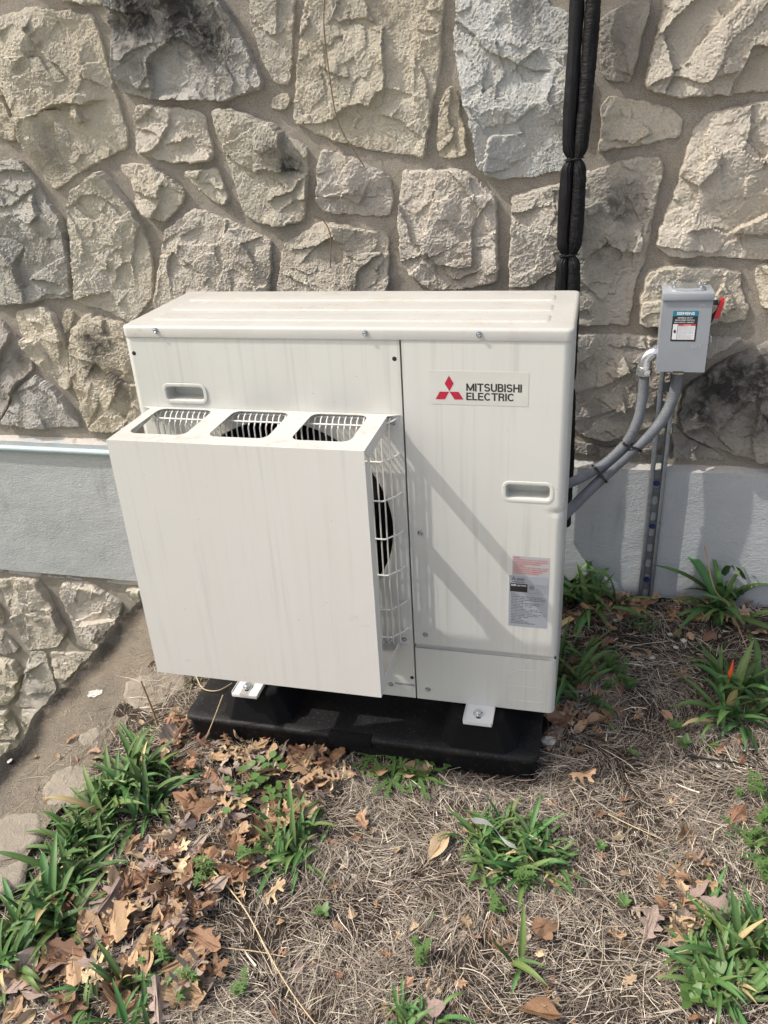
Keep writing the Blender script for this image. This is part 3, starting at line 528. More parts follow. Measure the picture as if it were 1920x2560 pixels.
# the white splash follows the cap: drop its points onto it
def cap_z(x, y):
    i = np.argmin((Xn - x) ** 2 + (Yc - y) ** 2); return float(Zc.ravel()[i])
PV = [(p[0], p[1], cap_z(*p) + .0025) for p in pts]; cz = cap_z(pc[0], pc[1]) + .004
o = ob('paint_splash', PV + [(pc[0], pc[1], cz)], [(k, (k + 1) % 26, 26) for k in range(26)], M_PAINT, curb); o.matrix_parent_inverse = cinv
pc2 = on(23, 1900, 2, -.205); o = ob('paint_splash', [(pc2[0] + .006 * math.cos(a), pc2[1] + .009 * math.sin(a), cap_z(pc2[0], pc2[1]) + .003) for a in np.linspace(0, 5.6, 9)], [tuple(range(9))], M_PAINT, curb); o.matrix_parent_inverse = cinv

# ================================================================ outdoor unit
W_, D_, H_ = .950, .330, .932
unit = thing('heat_pump', 'cream metal outdoor condensing unit with a sheet metal air guide over its fan', 'heat pump', (.475, .165, -.004))
FX, FZ, FR = .327, .474, .252                     # fan opening
SEAM = .6135; ZB = .168
# shell behind the panels
mb = MB(); mb.box((.004, .318, .004), (.946, .330, .905)); mb.box((.0, .004, .0), (.004, .326, .905), .0015); mb.box((.004, .010, .0), (.946, .318, .008)); mb.box((.612, .014, .008), (.618, .318, .900))
mb.build('casing', M_CREAM, unit)
mb = MB(); mb.box((.02, .285, .02), (.60, .300, .90)); mb.build('coil', M_COIL, unit)
mb = MB(); mb.box((.006, .03, .008), (.010, .30, .90)); mb.box((.604, .03, .008), (.610, .30, .90)); mb.box((.012, .03, .010), (.602, .284, .016)); mb.box((.012, .03, .886), (.602, .284, .892)); mb.build('fan_chamber', M_DARK, unit)
# front panel with fan opening and grip pocket
def pocket(x0, z0, x1, z1, r): return rr(x0, z0, x1, z1, r, 5)
HL = (.077, .767, .166, .797); HR = (.828, .570, .919, .602)
mb = MB(); plate(mb, [rr(.012, .0, SEAM - .002, .908, .0006, 1), circ(FX, FZ, FR, 72)[::-1], pocket(*HL, .008)[::-1]], front(0.0), .0012)
V = []; F = []
for k in range(7):
    a = math.pi / 2 * k / 6; V += [(.012 - .012 * math.sin(a), .012 - .012 * math.cos(a), 0), (.012 - .012 * math.sin(a), .012 - .012 * math.cos(a), .908)]
F = [(2 * k, 2 * k + 1, 2 * k + 3, 2 * k + 2) for k in range(6)]; V += [(0, .04, 0), (0, .04, .908)]; F.append((12, 13, 15, 14)); mb.add(V, F)
mb.add([(SEAM - .002, 0, 0), (SEAM - .002, 0, .908), (SEAM - .002, .012, .908), (SEAM - .002, .012, 0)], [(0, 1, 2, 3)])
fp = mb.build('front_panel', M_CREAM, unit)
mb = MB(); mb.lathe([(FR, 0), (FR - .002, .003), (FR - .004, .010), (FR - .0045, .022)], (FX, 0.0, FZ), (0, 1, 0), 72); mb.build('bell_mouth', M_CREAM, unit)
mb = MB(); mb.box((SEAM - .003, .006, .0), (SEAM + .003, .013, .908)); mb.build('seam_strip', M_SEAM, unit)
def grip(r4, name='grip'):
    x0, z0, x1, z1 = r4; mb = MB(); loops = []
    for (i, y) in ((-.0085, -.0012), (-.0078, -.0024), (-.0040, -.0030), (-.001, -.0022), (0.0, .000), (.0008, .012), (.002, .036)): loops.append([(u, y, v) for u, v in rr(x0 + i, z0 + i, x1 - i, z1 - i, max(.008 - i, .003), 6)])
    V = [p for L in loops for p in L]; m = len(loops[0]); F = [(k * m + i, k * m + (i + 1) % m, (k + 1) * m + (i + 1) % m, (k + 1) * m + i) for k in range(len(loops) - 1) for i in range(m)]
    F.append(tuple(range((len(loops) - 1) * m, len(loops) * m))); mb.add(V, F); return mb.build(name, M_CREAM, unit, sharp=50)
grip(HL); grip(HR)
# service panel and lower cover wrap the right-hand corner
def wrap(name, z0, z1, holes, mat, y0=0.0, rb=.004):
    mb = MB(); R = .016
    plate(mb, [[(SEAM + .002, z0), (W_ - R, z0), (W_ - R, z1), (SEAM + .002, z1)]] + holes, front(y0), .0012); prof = []
    for k in range(9):
        a = math.pi / 2 * k / 8; prof.append((W_ - R + R * math.sin(a), y0 + R - R * math.cos(a)))
    prof.append((W_, D_ - .004)); V = []; F = []
    for p in prof: V += [(p[0], p[1], z0), (p[0], p[1], z1)]
    F = [(2 * k, 2 * k + 1, 2 * k + 3, 2 * k + 2) for k in range(len(prof) - 1)]; mb.add(V, F)
    # folded rim, top and bottom
    full = [(SEAM + .002, y0)] + prof
    for zz_, s_ in ((z0, 1), (z1, -1)):
        V = []; F = []
        for (x, y) in full:
            ix = x - (.012 if x > W_ - .002 else 0); iy = y + (.012 if x < W_ - .002 else 0); V += [(x, y, zz_), (ix, iy, zz_)]
        F = [(2 * k, 2 * k + 1, 2 * k + 3, 2 * k + 2) for k in range(len(full) - 1)]; mb.add(V, F)
    mb.add([(SEAM + .002, y0, z0), (SEAM + .002, y0, z1), (SEAM + .002, y0 + .012, z1), (SEAM + .002, y0 + .012, z0)], [(0, 1, 2, 3)])
    o = mb.build(name, mat, unit, sharp=30)
    return o
wrap('service_panel', ZB, .908, [pocket(*HR, .008)[::-1]], M_CREAM_DENT, -.0015)
wrap('lower_cover', .0, ZB - .013, [], M_CREAM, .0)
mb = MB(); mb.box((SEAM + .002, .006, ZB - .016), (W_ - .006, .014, ZB + .002)); mb.box((W_ - .014, .01, ZB - .016), (W_ - .006, D_ - .01, ZB + .002)); mb.build('recess_strip', M_CREAM_TOP, unit)
# knock-outs pressed into the lower cover
def ridge(pts, r=.0006, closed=True, name='knockout'):
    mb = MB(); P = [(p[0], -.0002, p[1]) for p in pts]; mb.tube(P + ([P[0]] if closed else []), r, 6, cap=False); return mb.build(name, M_CREAM, unit)
kx = lambda px, py: (lambda p: (float(p[0]), float(p[2])))(on(px, py, 1, 0))
c1 = kx(1292, 1658); c2 = kx(1337, 1663); ridge([(c1[0] + .0165 * math.cos(a), c1[1] + .0165 * math.sin(a)) for a in np.linspace(0, 6.1, 24)]); ridge([(c2[0] + .0165 * math.cos(a), c2[1] + .0165 * math.sin(a)) for a in np.linspace(0, 6.1, 24)])
k0 = kx(1264, 1766); k1 = kx(1363, 1778); kc = (k0[0] + k1[0]) / 2; kr = (k1[0] - k0[0]) / 2; zt = kx(1312, 1675)[1]
ridge([(k0[0], .003)] + [(kc - kr * math.cos(a), zt - kr * .8 + kr * .8 * math.sin(a)) for a in np.linspace(0, math.pi, 20)] + [(k1[0], .003)], closed=False)
ridge(rr(k0[0] + .003, .028, k1[0] - .003, .072, .012, 4))
# lid with a skirt and three pressed ribs
mb = MB(); loops = []
for (i, z) in ((-.0035, .9085), (-.004, .912), (-.004, .926), (-.0025, .9303), (.001, .932), (.006, .9325)): loops.append([(u, v, z) for u, v in rr(i, i, W_ - i, D_ - i, max(.012 - i, .004), 4)])
V = [p for L in loops for p in L]; m = len(loops[0]); F = [(k * m + i, k * m + (i + 1) % m, (k + 1) * m + (i + 1) % m, (k + 1) * m + i) for k in range(5) for i in range(m)]; F.append(tuple(range(5 * m, 6 * m))); mb.add(V, F)
lid = mb.build('lid', M_CREAM_TOP, unit, sharp=50)
for yc in (.075, .165, .255):
    V = []; L = []
    for (i, z) in ((0, .9322), (.004, .9344), (.008, .9348)): L.append([(u, v, z) for u, v in rr(.045 + i, yc - .030 + i, W_ - .045 - i, yc + .030 - i, .012 - i * .5, 4)])
    V = [p for q in L for p in q]; m = len(L[0]); F = [(k * m + i, k * m + (i + 1) % m, (k + 1) * m + (i + 1) % m, (k + 1) * m + i) for k in range(2) for i in range(m)] + [tuple(range(2 * m, 3 * m))]; ob('lid_rib', V, F, M_CREAM_TOP, lid, sharp=50)
# screws (one mesh, shared)
def screw_mesh():
    mb = MB(); mb.lathe([(0, .0), (.0062, .0), (.0062, -.0012), (.0045, -.0016)], (0, 0, 0), (0, 1, 0), 16); mb.lathe([(.0045, -.0012), (.0044, -.0042), (.0030, -.0050), (.0018, -.0040), (0, -.0040)], (0, 0, 0), (0, 1, 0), 6); return mesh_data('screw', mb.V, mb.F, M_SCREW)
SC = screw_mesh()
def screw(px, py, y=0.0, par=None):
    p = on(px, py, 1, y); o = link('screw', SC, par or unit); o.location = (p[0], y, p[2]); return o
for px, py in ((389, 826), (913, 833), (1198, 836)): screw(px, py, -.0042)
for px, py in ((1051, 1332), (1064, 1586)): screw(px, py, -.0016)
for px, py in ((1070, 1723), (977, 1710)): screw(px, py, 0.0)
HM = mesh_data('drain_hole', *(lambda m: (m.V, m.F))(MB().lathe([(.0, -.0004), (.0028, -.0004), (.0045, .0), (.005, .0004)], (0, 0, 0), (0, 1, 0), 14)), M_DARK)
for px, py in ((335, 883), (986, 897), (1030, 1694)):
    p = on(px, py, 1, 0); o = link('screw_hole', HM, unit); o.location = (p[0], -.0003, p[2])
# fan
mb = MB(); mb.lathe([(0, -.03), (.05, -.028), (.062, -.018), (.065, 0), (.065, .06)], (FX, .10, FZ), (0, 1, 0), 32); fan = mb.build('fan', M_FAN, unit)
for k in range(3):
    V = []; F = []; a0 = math.radians(120 * k + 25)
    for i in range(9):
        r = .06 + (.225 - .06) * i / 8; wd = math.radians(48 + 30 * math.sin(math.pi * i / 8))
        for j in range(9):
            u = j / 8 - .5; a = a0 + u * wd + .35 * (i / 8); V.append((FX + r * math.cos(a), .115 + .075 * u + .01 * math.cos(6 * u), FZ + r * math.sin(a)))
    F = [(i * 9 + j, i * 9 + j + 1, (i + 1) * 9 + j + 1, (i + 1) * 9 + j) for i in range(8) for j in range(8)]; ob('fan_blade', V, F, M_FAN, fan)
mb = MB(); mb.box((FX - .035, .20, .02), (FX - .02, .225, .88)); mb.box((FX + .02, .20, .02), (FX + .035, .225, .88)); mb.box((FX - .055, .165, FZ - .055), (FX + .055, .20, FZ + .055), .006); mb.build('motor_mount', M_DARK, unit)
# wire grille
gx0, gx1, gz0, gz1 = .036, .597, .172, .742; WY = -.034
mb = MB(); mb.tube([(gx0 + .004, -.004, gz1 - .002), (gx1 - .012, -.004, gz1 - .002)], .0024, 8); gr = mb.build('fan_grille', M_WIRE, unit)
ZH = [float(on(880 + .3435 * q[0], 1000 + .3435 * q[1], 1, -.037)[2]) for q in ((150, 190), (150, 452), (175, 737), (200, 1014), (215, 1277), (235, 1527), (255, 1727))]
for z in ZH:
    P = [(gx0 - .004, .0005, z + .003), (gx0 + .006, -.012, z), (gx0 + .030, WY - .002, z)] + [(gx0 + .03 + (gx1 - gx0 - .06) * q / 8, WY - .003, z) for q in range(1, 8)] + [(gx1 - .030, WY - .002, z), (gx1 - .006, -.012, z + .002), (gx1 + .004, .0005, z + .006)]
    MB().tube(P, .0021, 8).build('grille_wire', M_WIRE, gr)
nv = 41
for k in range(nv):
    x = gx0 + .012 + (gx1 - gx0 - .024) * k / (nv - 1); e = min(x - gx0, gx1 - x); yy = WY * min(1, max(.45, (e + .006) / .030))
    P = [(x, -.002, gz0 - .002), (x, yy * .75, gz0 + .006), (x, yy, gz0 + .02), (x, yy, (gz0 + gz1) / 2), (x, yy, gz1 - .035), (x, yy, gz1 - .020), (x, yy * .72, gz1 - .012), (x, yy * .55, gz1 - .003), (x, -.006, gz1 + .001)]
    MB().tube(P, .0018, 6).build('grille_wire', M_WIRE, gr)
# air guide: bent sheet, open at both sides
ax0, ax1, az0, az1, ay = .036, .581, .160, .748, -.200
tk = .0014; guide = None
mb = MB(); plate(mb, [[(ax0, az0), (ax1, az0), (ax1, az1 + .0016), (ax0, az1 + .0016)]], front(ay), tk)
mb.box((ax1 - tk - .0002, ay + tk, az0), (ax1 - .0002, ay + .036, az1 - .030)); mb.box((ax0 + .0002, ay + tk, az0), (ax0 + tk + .0002, ay + .036, az1 - .030)); guide = mb.build('air_guide', M_GUIDE, unit, sharp=25)
Tt = lambda u, v, w_: (u, v, az1 + .0012 - w_)
holes = [rr(x0, -.158, x1, -.010, .020, 6)[::-1] for x0, x1 in ((.060, .189), (.239, .367), (.418, .541))]
def guide_plate(name, T, mat, hs, sgn):
    mb = MB(); plate(mb, [[(ax0, ay + tk + .0002), (ax1, ay + tk + .0002), (ax1, -.012), (ax1 + .026, -.002), (ax1 + .026, -.0006), (ax0 - .022, -.0006), (ax0 - .022, -.002), (ax0, -.012)]] + hs, T, tk)
    return mb.build(name, mat, guide, sharp=25)
guide_plate('guide_top', Tt, M_GUIDE_TOP, holes, 1)
Tb = lambda u, v, w_: (u, v, az0 + w_)
guide_plate('guide_bottom', Tb, M_GUIDE, holes, -1)
# turned-down lips along the open sides, widening to the front; fixing tabs
for x, s_ in ((ax1, 1), (ax0, -1)):
    for (zt_, sg) in ((az1 - .0003, -1), (az0 + tk + .0002, 1)):
        V = [(x, ay + tk, zt_), (x, -.012, zt_), (x, -.020, zt_ + sg * .020), (x, ay + .10, zt_ + sg * .026), (x, ay + .037, zt_ + sg * .029)]; V += [(p[0] - s_ * tk, p[1], p[2]) for p in V]
        ob('guide_lip', V, [(0, 1, 2, 3, 4), (9, 8, 7, 6, 5)] + [(k, (k + 1) % 5, (k + 1) % 5 + 5, k + 5) for k in range(5)], M_GUIDE, guide, smooth=False)
        tx = x + s_ * .012; V = [(x - s_ * .012, -.0016, zt_), (x + s_ * .024, -.0016, zt_), (x + s_ * .022, -.0016, zt_ + sg * .018), (x + s_ * .012, -.0016, zt_ + sg * .030), (x - s_ * .012, -.0016, zt_ + sg * .030)]; V += [(p[0], -.0004, p[2]) for p in V]
        ob('guide_tab', V, [(0, 1, 2, 3, 4), (9, 8, 7, 6, 5)] + [(k, (k + 1) % 5, (k + 1) % 5 + 5, k + 5) for k in range(5)], M_GUIDE, guide, smooth=False)
        o = link('screw', SC, guide); o.location = (x + s_ * .010, -.0018, zt_ + sg * .016)
# stickers
Tf = front(-.0022)
mb = MB(); plate(mb, [rr(.6705, .7755, .8700, .8465, .004, 4)], front(-.00195), .0004); stk = mb.build('logo_sticker', I_STICK, unit, smooth=False)
zm = lambda x, y: kx(1040 + .24111 * x, 900 + .24111 * y)
flat_poly('emblem', [zm(343, 158), zm(392, 240), zm(348, 320), zm(298, 240)], Tf, I_RED, stk)
flat_poly('emblem', [zm(345, 325), zm(302, 404), zm(205, 402), zm(247, 324)], Tf, I_RED, stk)
flat_poly('emblem', [zm(349, 325), zm(443, 326), zm(493, 406), zm(401, 406)], Tf, I_RED, stk)
def arc_(cx, cy, rx, ry, a0, a1, n=12): return [(cx + rx * math.cos(math.radians(a0 + (a1 - a0) * k / n)), cy + ry * math.sin(math.radians(a0 + (a1 - a0) * k / n))) for k in range(n + 1)]
GL = {'M': (.86, [[(0, 0), (0, 1)], [(0, 1), (.43, .06)], [(.43, .06), (.86, 1)], [(.86, 1), (.86, 0)]]), 'I': (.0, [[(0, 0), (0, 1)]]), 'T': (.62, [[(0, 1), (.62, 1)], [(.31, 1), (.31, 0)]]),
 'S': (.58, [arc_(.29, .74, .28, .26, 20, 270) + arc_(.29, .26, .29, .26, 90, -160)]), 'U': (.60, [[(0, 1)] + arc_(.30, .30, .30, .30, 180, 360) + [(.60, 1)]]), 'B': (.56, [[(0, 0), (0, 1)], [(0, 1)] + arc_(.32, .765, .20, .235, 90, -90) + [(0, .53)], [(0, .53)] + arc_(.33, .265, .23, .265, 90, -90) + [(0, 0)]]),
 'H': (.62, [[(0, 0), (0, 1)], [(.62, 0), (.62, 1)], [(0, .52), (.62, .52)]]), 'E': (.50, [[(0, 0), (0, 1)], [(0, 1), (.50, 1)], [(0, .52), (.46, .52)], [(0, 0), (.52, 0)]]), 'L': (.46, [[(0, 1), (0, 0)], [(0, 0), (.46, 0)]]), 'C': (.66, [arc_(.36, .5, .36, .5, 42, 318, 22)]), 'R': (.58, [[(0, 0), (0, 1)], [(0, 1)] + arc_(.33, .75, .22, .25, 90, -90) + [(0, .50)], [(.33, .50), (.50, .38), (.54, 0)]])}
def bold_word(word, x0, z0, x1, z1, par, th=.20):
    V = []; F = []; x = 0; hh = 1 + th
    for k, ch in enumerate(word):
        wd, strokes = GL[ch]
        for st_ in strokes:
            n = len(V); m = len(st_)
            for i, p in enumerate(st_):
                a = Vector(st_[max(i - 1, 0)]); b = Vector(st_[min(i + 1, m - 1)]); d = (b - a).normalized(); e = Vector((-d.y, d.x)) * th / 2; q = Vector(p)
                if m == 2 or i in (0, m - 1): q = q + d * (th / 2 * (0 if ch in 'SC' else (1 if i else -1)) * (.98 if ch != 'M' else .6))
                V += [(x + q.x + e.x, q.y + e.y, 0), (x + q.x - e.x, q.y - e.y, 0)]
            F += [(n + 2 * i, n + 2 * i + 1, n + 2 * i + 3, n + 2 * i + 2) for i in range(m - 1)]
        x += wd + .285
    x -= .285; sx = (x1 - x0) / (x + th); sz = (z1 - z0) / hh
    ob('lettering', [(x0 + (v[0] + th / 2) * sx, -.0022 - .000002 * (i % 7), z0 + (v[1] + th / 2) * sz) for i, v in enumerate(V)], F, I_BLK, par, smooth=False)
a = zm(523, 320); b = zm(1100, 243); bold_word('MITSUBISHI', a[0], a[1], b[0], zm(523, 237)[1], stk)
a = zm(523, 412); b = zm(1020, 335); bold_word('ELECTRIC', a[0], a[1], b[0], zm(523, 333)[1], stk)
LZ = lambda x, y: kx(1260 + .09492 * x, 1370 + .09492 * y)
def label_rect(x0, y0, x1, y1):
    a = LZ(x0, y0); b = LZ(x1, y1); return a, b
def square(q):
    x0, x1, z0, z1 = (q[0][0] + q[3][0]) / 2, (q[1][0] + q[2][0]) / 2, (q[2][1] + q[3][1]) / 2, (q[0][1] + q[1][1]) / 2; return [(x0, z1), (x1, z1), (x1, z0), (x0, z0)]
def lab_plate(name, q, mat, y):
    mb = MB(); plate(mb, [[q[3], q[2], q[1], q[0]]], front(y), .0003); return mb.build(name, mat, unit, smooth=False)
wq = [LZ(232, 178), LZ(1215, 265), LZ(1188, 790), LZ(215, 690)]; wq = square(wq); wl = lab_plate('warning_label', wq, I_PINK, -.0019)
def lerp(q, u, v): return tuple(q[0][i] * (1 - u) * (1 - v) + q[1][i] * u * (1 - v) + q[2][i] * u * v + q[3][i] * (1 - u) * v for i in (0, 1))
def row(q, body, u0, v0, u1, v1, mat, par, bold=.01, y=-.00215):
    a = lerp(q, u0, v1); b = lerp(q, u1, v0); return text_mesh('print', body, (a[0], a[1], b[0], b[1]), front(y), mat, par, bold)
for k, (s_, u1) in enumerate((('WARNING:', .2), ('RISK OF ELECTRIC SHOCK. CAN CAUSE INJURY', .95), ('OR DEATH: DISCONNECT ALL REMOTE ELECTRIC', .96), ('POWER SUPPLIES BEFORE SERVICING.', .77), ('AVERTISSEMENT:', .33), ('RISQUE DE CHOCS ELECTRIQUES. PEUT CAUSER', .96), ('DES BLESSURES ET MORT. DEBRANCHER LA MORT', .96), ('COUPER LES SOURCES D ALIMENTATION', .82), ('A DISTANCE AVANT LE DEPANNAGE.', .72))):
    row(wq, s_, .03, .05 + k * .098, u1, .05 + k * .098 + .068, I_REDTXT, wl, .02)
rq = [LZ(140, 690), LZ(1190, 795), LZ(1130, 2125), LZ(113, 2005)]; rq = square(rq); rl = lab_plate('rating_label', rq, I_GREY, -.0020)
def rpoly(u0, v0, u1, v1, mat, y=-.00218): return flat_poly('print', [lerp(rq, u0, v1), lerp(rq, u1, v1), lerp(rq, u1, v0), lerp(rq, u0, v0)], front(y), mat, rl)
em = lerp(rq, .115, .06)
for dx, dz, q in ((0, .0028, [(0, .0028), (.0018, 0), (0, -.0028), (-.0018, 0)]), (-.0026, -.0014, [(.0022, .0014), (.0006, -.0014), (-.0028, -.0014), (-.0012, .0014)]), (.0026, -.0014, [(-.0022, .0014), (.0012, .0014), (.0028, -.0014), (-.0006, -.0014)])): flat_poly('emblem', [(em[0] + dx + p[0], em[1] + dz + p[1]) for p in q], front(-.0022), I_BLK, rl)
row(rq, 'MITSUBISHI', .20, .045, .40, .066, I_BLK, rl, .03); row(rq, 'ELECTRIC', .20, .07, .38, .09, I_BLK, rl, .03); row(rq, 'CONDENSING UNIT', .07, .108, .40, .132, I_BLK, rl, .02)
rpoly(.03, .15, .47, .31, I_BLK); row(rq, 'CERTIFIED', .20, .17, .44, .20, I_WHT, rl, .01, -.0024); row(rq, 'AHRI', .05, .165, .18, .2, I_WHT, rl, .03, -.0024)
for (u0, v0, u1, v1) in ((.49, .155, .97, .160), (.49, .315, .97, .320), (.49, .16, .495, .315), (.965, .16, .97, .315)): rpoly(u0, v0, u1, v1, I_TEXT)
ec = lerp(rq, .58, .215); mb = MB(); mb.lathe([(.0042, 0), (.0052, 0)], (ec[0], -.0022, ec[1]), (0, 1, 0), 24); mb.build('print', I_BLK, rl); row(rq, 'ETL', .545, .20, .615, .23, I_BLK, rl, .02)
for k, s_ in enumerate(('CONFORMS TO', 'ANSI/UL STD 1995', 'CERTIFIED TO', 'CAN/CSA STD', 'C22.2 NO.236')): row(rq, s_, .70, .17 + k * .028, .94, .186 + k * .028, I_TEXT, rl)
for k, (s_, u1) in enumerate((('MODEL', .17), ('PUZ-A30NHA7', .26), ('                    SERVICE REF. PUZ-A30NHA7', .86), ('UNIT SUPPLY   208/230 V  1 PH  60 Hz   MAX VOLTAGE 253', .93), ('APPROVED FOR HACR BREAKERS OR TIME DELAY FUSES', .92), ('BREAKER  30 AMPS', .38), ('MAX.FUSE  30 AMPS   MIN.CIRCUIT AMPACITY  19', .88), ('FAN MOTOR    0.4   74 W   OUTPUT  86W', .80), ('COMPRESSOR   12   LRA', .60), ('REFRIGERANT R410A', .38), ('FACTORY CHARGED       7 LBS. 11 OZ.', .75), ('IF THE LIQUID LINE EXCEEDS  70 FT. PLUS 0.6 OZ.', .85), ('PER ADDITIONAL 1FT LIQUID LINE', .60), ('INSTALLER TO MARK: TOTAL CHARGE    LBS.    OZ.', .95), ('DESIGN PRESSURES   HIGH 601 PSIG', .75), ('LOW 320 PSIG', .5), ('WEIGHT  170 LBS', .32), ('SERIAL NO.', .40), ('YEAR OF MANUFACTURE', .50), ('MITSUBISHI ELECTRIC CORPORATION', .68))):
    row(rq, s_, .06, .335 + k * .0312, u1, .335 + k * .0312 + .0165, I_BLK, rl, .02)
mb = MB(); a = kx(987, 1706); b = kx(1037, 1718); mb.box((a[0], -.0006, b[1] + .003), (b[0], -.0002, b[1] + .009)); sl2 = mb.build('serial_strip', I_GREY, unit); 
# mounting feet
bolt_mb = MB(); bolt_mb.lathe([(0, .0), (.0125, .0), (.0125, .0025), (.0088, .003)], (0, 0, 0), (0, 0, 1), 20); bolt_mb.lathe([(.0088, .0025), (.0086, .0085), (.0065, .0098), (0, .0098)], (0, 0, 0), (0, 0, 1), 6); BM = mesh_data('bolt', bolt_mb.V, bolt_mb.F, M_ZINC)
for x in (.177, .774):
    mb = MB(); slot = [(x + .0065 * math.cos(a), -.033 + (.010 if math.sin(a) > 0 else -.010) + .0065 * math.sin(a)) for a in np.linspace(0, 2 * math.pi, 17)[:-1]]
    plate(mb, [[(x - .034, -.062), (x + .034, -.062), (x + .034, .04), (x - .034, .04)], slot[::-1]], lambda u, v, w_: (u, v, .0005 - w_), .003)
    mb.box((x - .034, -.064, -.009), (x + .034, -.0622, .0004), .0006); mb.box((x - .0355, -.060, -.008), (x - .0342, .02, .0035), .0004); mb.box((x + .0342, -.060, -.008), (x + .0355, .02, .0035), .0004)
    ft = mb.build('foot_bracket', M_BRACKET, unit, sharp=30); o = link('bolt', BM, ft); o.location = (x - .002, -.033, .0008)
    mb = MB(); mb.box((x - .034, .29, -.003), (x + .034, .38, -.0002), .0006); mb.build('foot_bracket', M_BRACKET, unit)

# ================================================================ black equipment pad
pad = thing('equipment_pad', 'black plastic equipment pad with raised bosses under the cream unit', 'pad', (.455, .16, -.20))
PX0, PX1, PY0, PY1, PT = -.012, .921, -.060, .400, -.100
mb = MB(); loops = []
for (i, z) in ((.010, -.215), (.007, -.122), (.003, -.118), (.0, -.112), (.001, -.104), (.006, PT), (.030, PT - .001)): loops.append([(u, v, z) for u, v in rr(PX0 + i, PY0 + i, PX1 - i, PY1 - i, max(.03 - i, .008), 5)])
V = [p for L in loops for p in L]; m = len(loops[0]); F = [(k * m + i, k * m + (i + 1) % m, (k + 1) * m + (i + 1) % m, (k + 1) * m + i) for k in range(len(loops) - 1) for i in range(m)]; F.append(tuple(range((len(loops) - 1) * m, len(loops) * m))); mb.add(V, F)
mb.build('pad_base', M_PAD, pad, sharp=45)
mb = MB(); mb.box((.392, PY0 - .0018, -.130), (.505, PY0 + .02, PT + .0012), .002); mb.build('pad_plate', M_BOSS, pad)
for cx, cy in ((.187, .03), (.772, .03), (.187, .325), (.772, .325)):
    L = []; y_off = -.012 if cy < .1 else .012
    for (hw, hd, ch, z) in ((.098, .082, .030, PT - .003), (.096, .080, .030, PT + .004), (.062, .058, .018, -.014), (.056, .052, .018, -.0095)):
        yo = cy + (y_off if z > -.05 else 0); L.append([(cx + sx * a, yo + b, z) for sx, a, b in ((1, hw, -hd + ch), (1, hw, hd - ch), (1, hw - ch, hd), (-1, hw - ch, hd), (-1, hw, hd - ch), (-1, hw, -hd + ch), (-1, hw - ch, -hd), (1, hw - ch, -hd))])
    V = [p for q in L for p in q]; F = [(k * 8 + i, k * 8 + (i + 1) % 8, (k + 1) * 8 + (i + 1) % 8, (k + 1) * 8 + i) for k in range(3) for i in range(8)] + [tuple(range(24, 32))]
    bm_ = mesh_data('boss', V, F, M_BOSS, smooth=False); o = link('boss', bm_, pad); bv = o.modifiers.new('bevel', 'BEVEL'); bv.width = .006; bv.segments = 3

# ================================================================ wrapped line set on the wall
lset = thing('line_set', 'pair of black wrapped refrigerant lines tied together down the stone wall', 'pipes', (.92, .56, .25))
TZ = [on(1437, 397, 1, .56)[2], on(1420, 637, 1, .56)[2]]; TZ += [TZ[0] + .62, TZ[1] - .33]
def line(side, name, mat, r0):
    P = []; R = []
    for z in np.arange(.22, 2.75, .004):
        dmin = min(abs(z - t_) for t_ in TZ); pinch = 1 - .42 * math.exp(-(dmin / .014) ** 2) - .10 * math.exp(-(dmin / .06) ** 2)
        q = 0 if z > .9 else 0; cx = .9185 + (.004 * math.sin(z * 5) + .002) ; off = side * r0 * (.93 * pinch + .02)
        r = r0 * pinch * (1 + .035 * math.sin(z * 31 + side) * (1 - math.exp(-(dmin / .03) ** 2)))
        lean = .012 * max(0, z - 1.2) * side * .5
        P.append((cx + off + lean + .012 * max(0, z - 1.25), .557 - .002 * side, z)); R.append(r)
    NR = 40; mb = MB().tube(P, R, NR); V = np.array(mb.V[:len(P) * NR]).reshape(len(P), NR, 3); C0 = np.array(P)[:, None]; rad = V - C0; L_ = np.linalg.norm(rad, axis=2, keepdims=True) + 1e-9
    zz_ = np.array(P)[:, 2][:, None] + np.zeros((1, NR)); aa = np.linspace(0, 2 * np.pi, NR, endpoint=False)[None] + np.zeros((len(P), 1)); dm = np.min([np.abs(zz_ - t_) for t_ in TZ], axis=0); cr = np.exp(-(dm / .045) ** 2)
    dsp = .0013 * fbm(zz_ * (26 if side < 0 else 95), 2.2 * np.cos(aa) + 3 * side, 3, 61) + .0009 * fbm(zz_ * 150, 3 * np.sin(aa), 2, 63) * (1 if side > 0 else .4) + .0014 * cr * np.sin(11 * aa + 14 * fbm(zz_ * 12, aa * 0, 2, 65)) + .0010 * fbm(zz_ * 9, 4 * np.cos(aa - 1), 2, 66)
    mb.V[:len(P) * NR] = [tuple(v) for v in (V + rad / L_ * dsp[..., None]).reshape(-1, 3)]
    return mb.build(name, mat, lset, sharp=0)
line(-1, 'insulated_pipe', M_WRAP1, .0158); line(1, 'insulated_pipe', M_WRAP2, .0166)
for t_ in TZ:
    cx = .9185 + .004 * math.sin(t_ * 5) + .002 + .012 * max(0, t_ - 1.25); P = [(cx + .0215 * math.cos(a) , .557 + .0108 * math.sin(a), t_ + .0025 * math.cos(a)) for a in np.linspace(0, 2 * math.pi, 40)]
    mb = MB().tube(P, .0019, 8, cap=False); mb.box((cx - .014, .5435, t_ - .003), (cx - .007, .549, t_ + .004), .001); mb.build('cable_tie', M_TIE, lset)

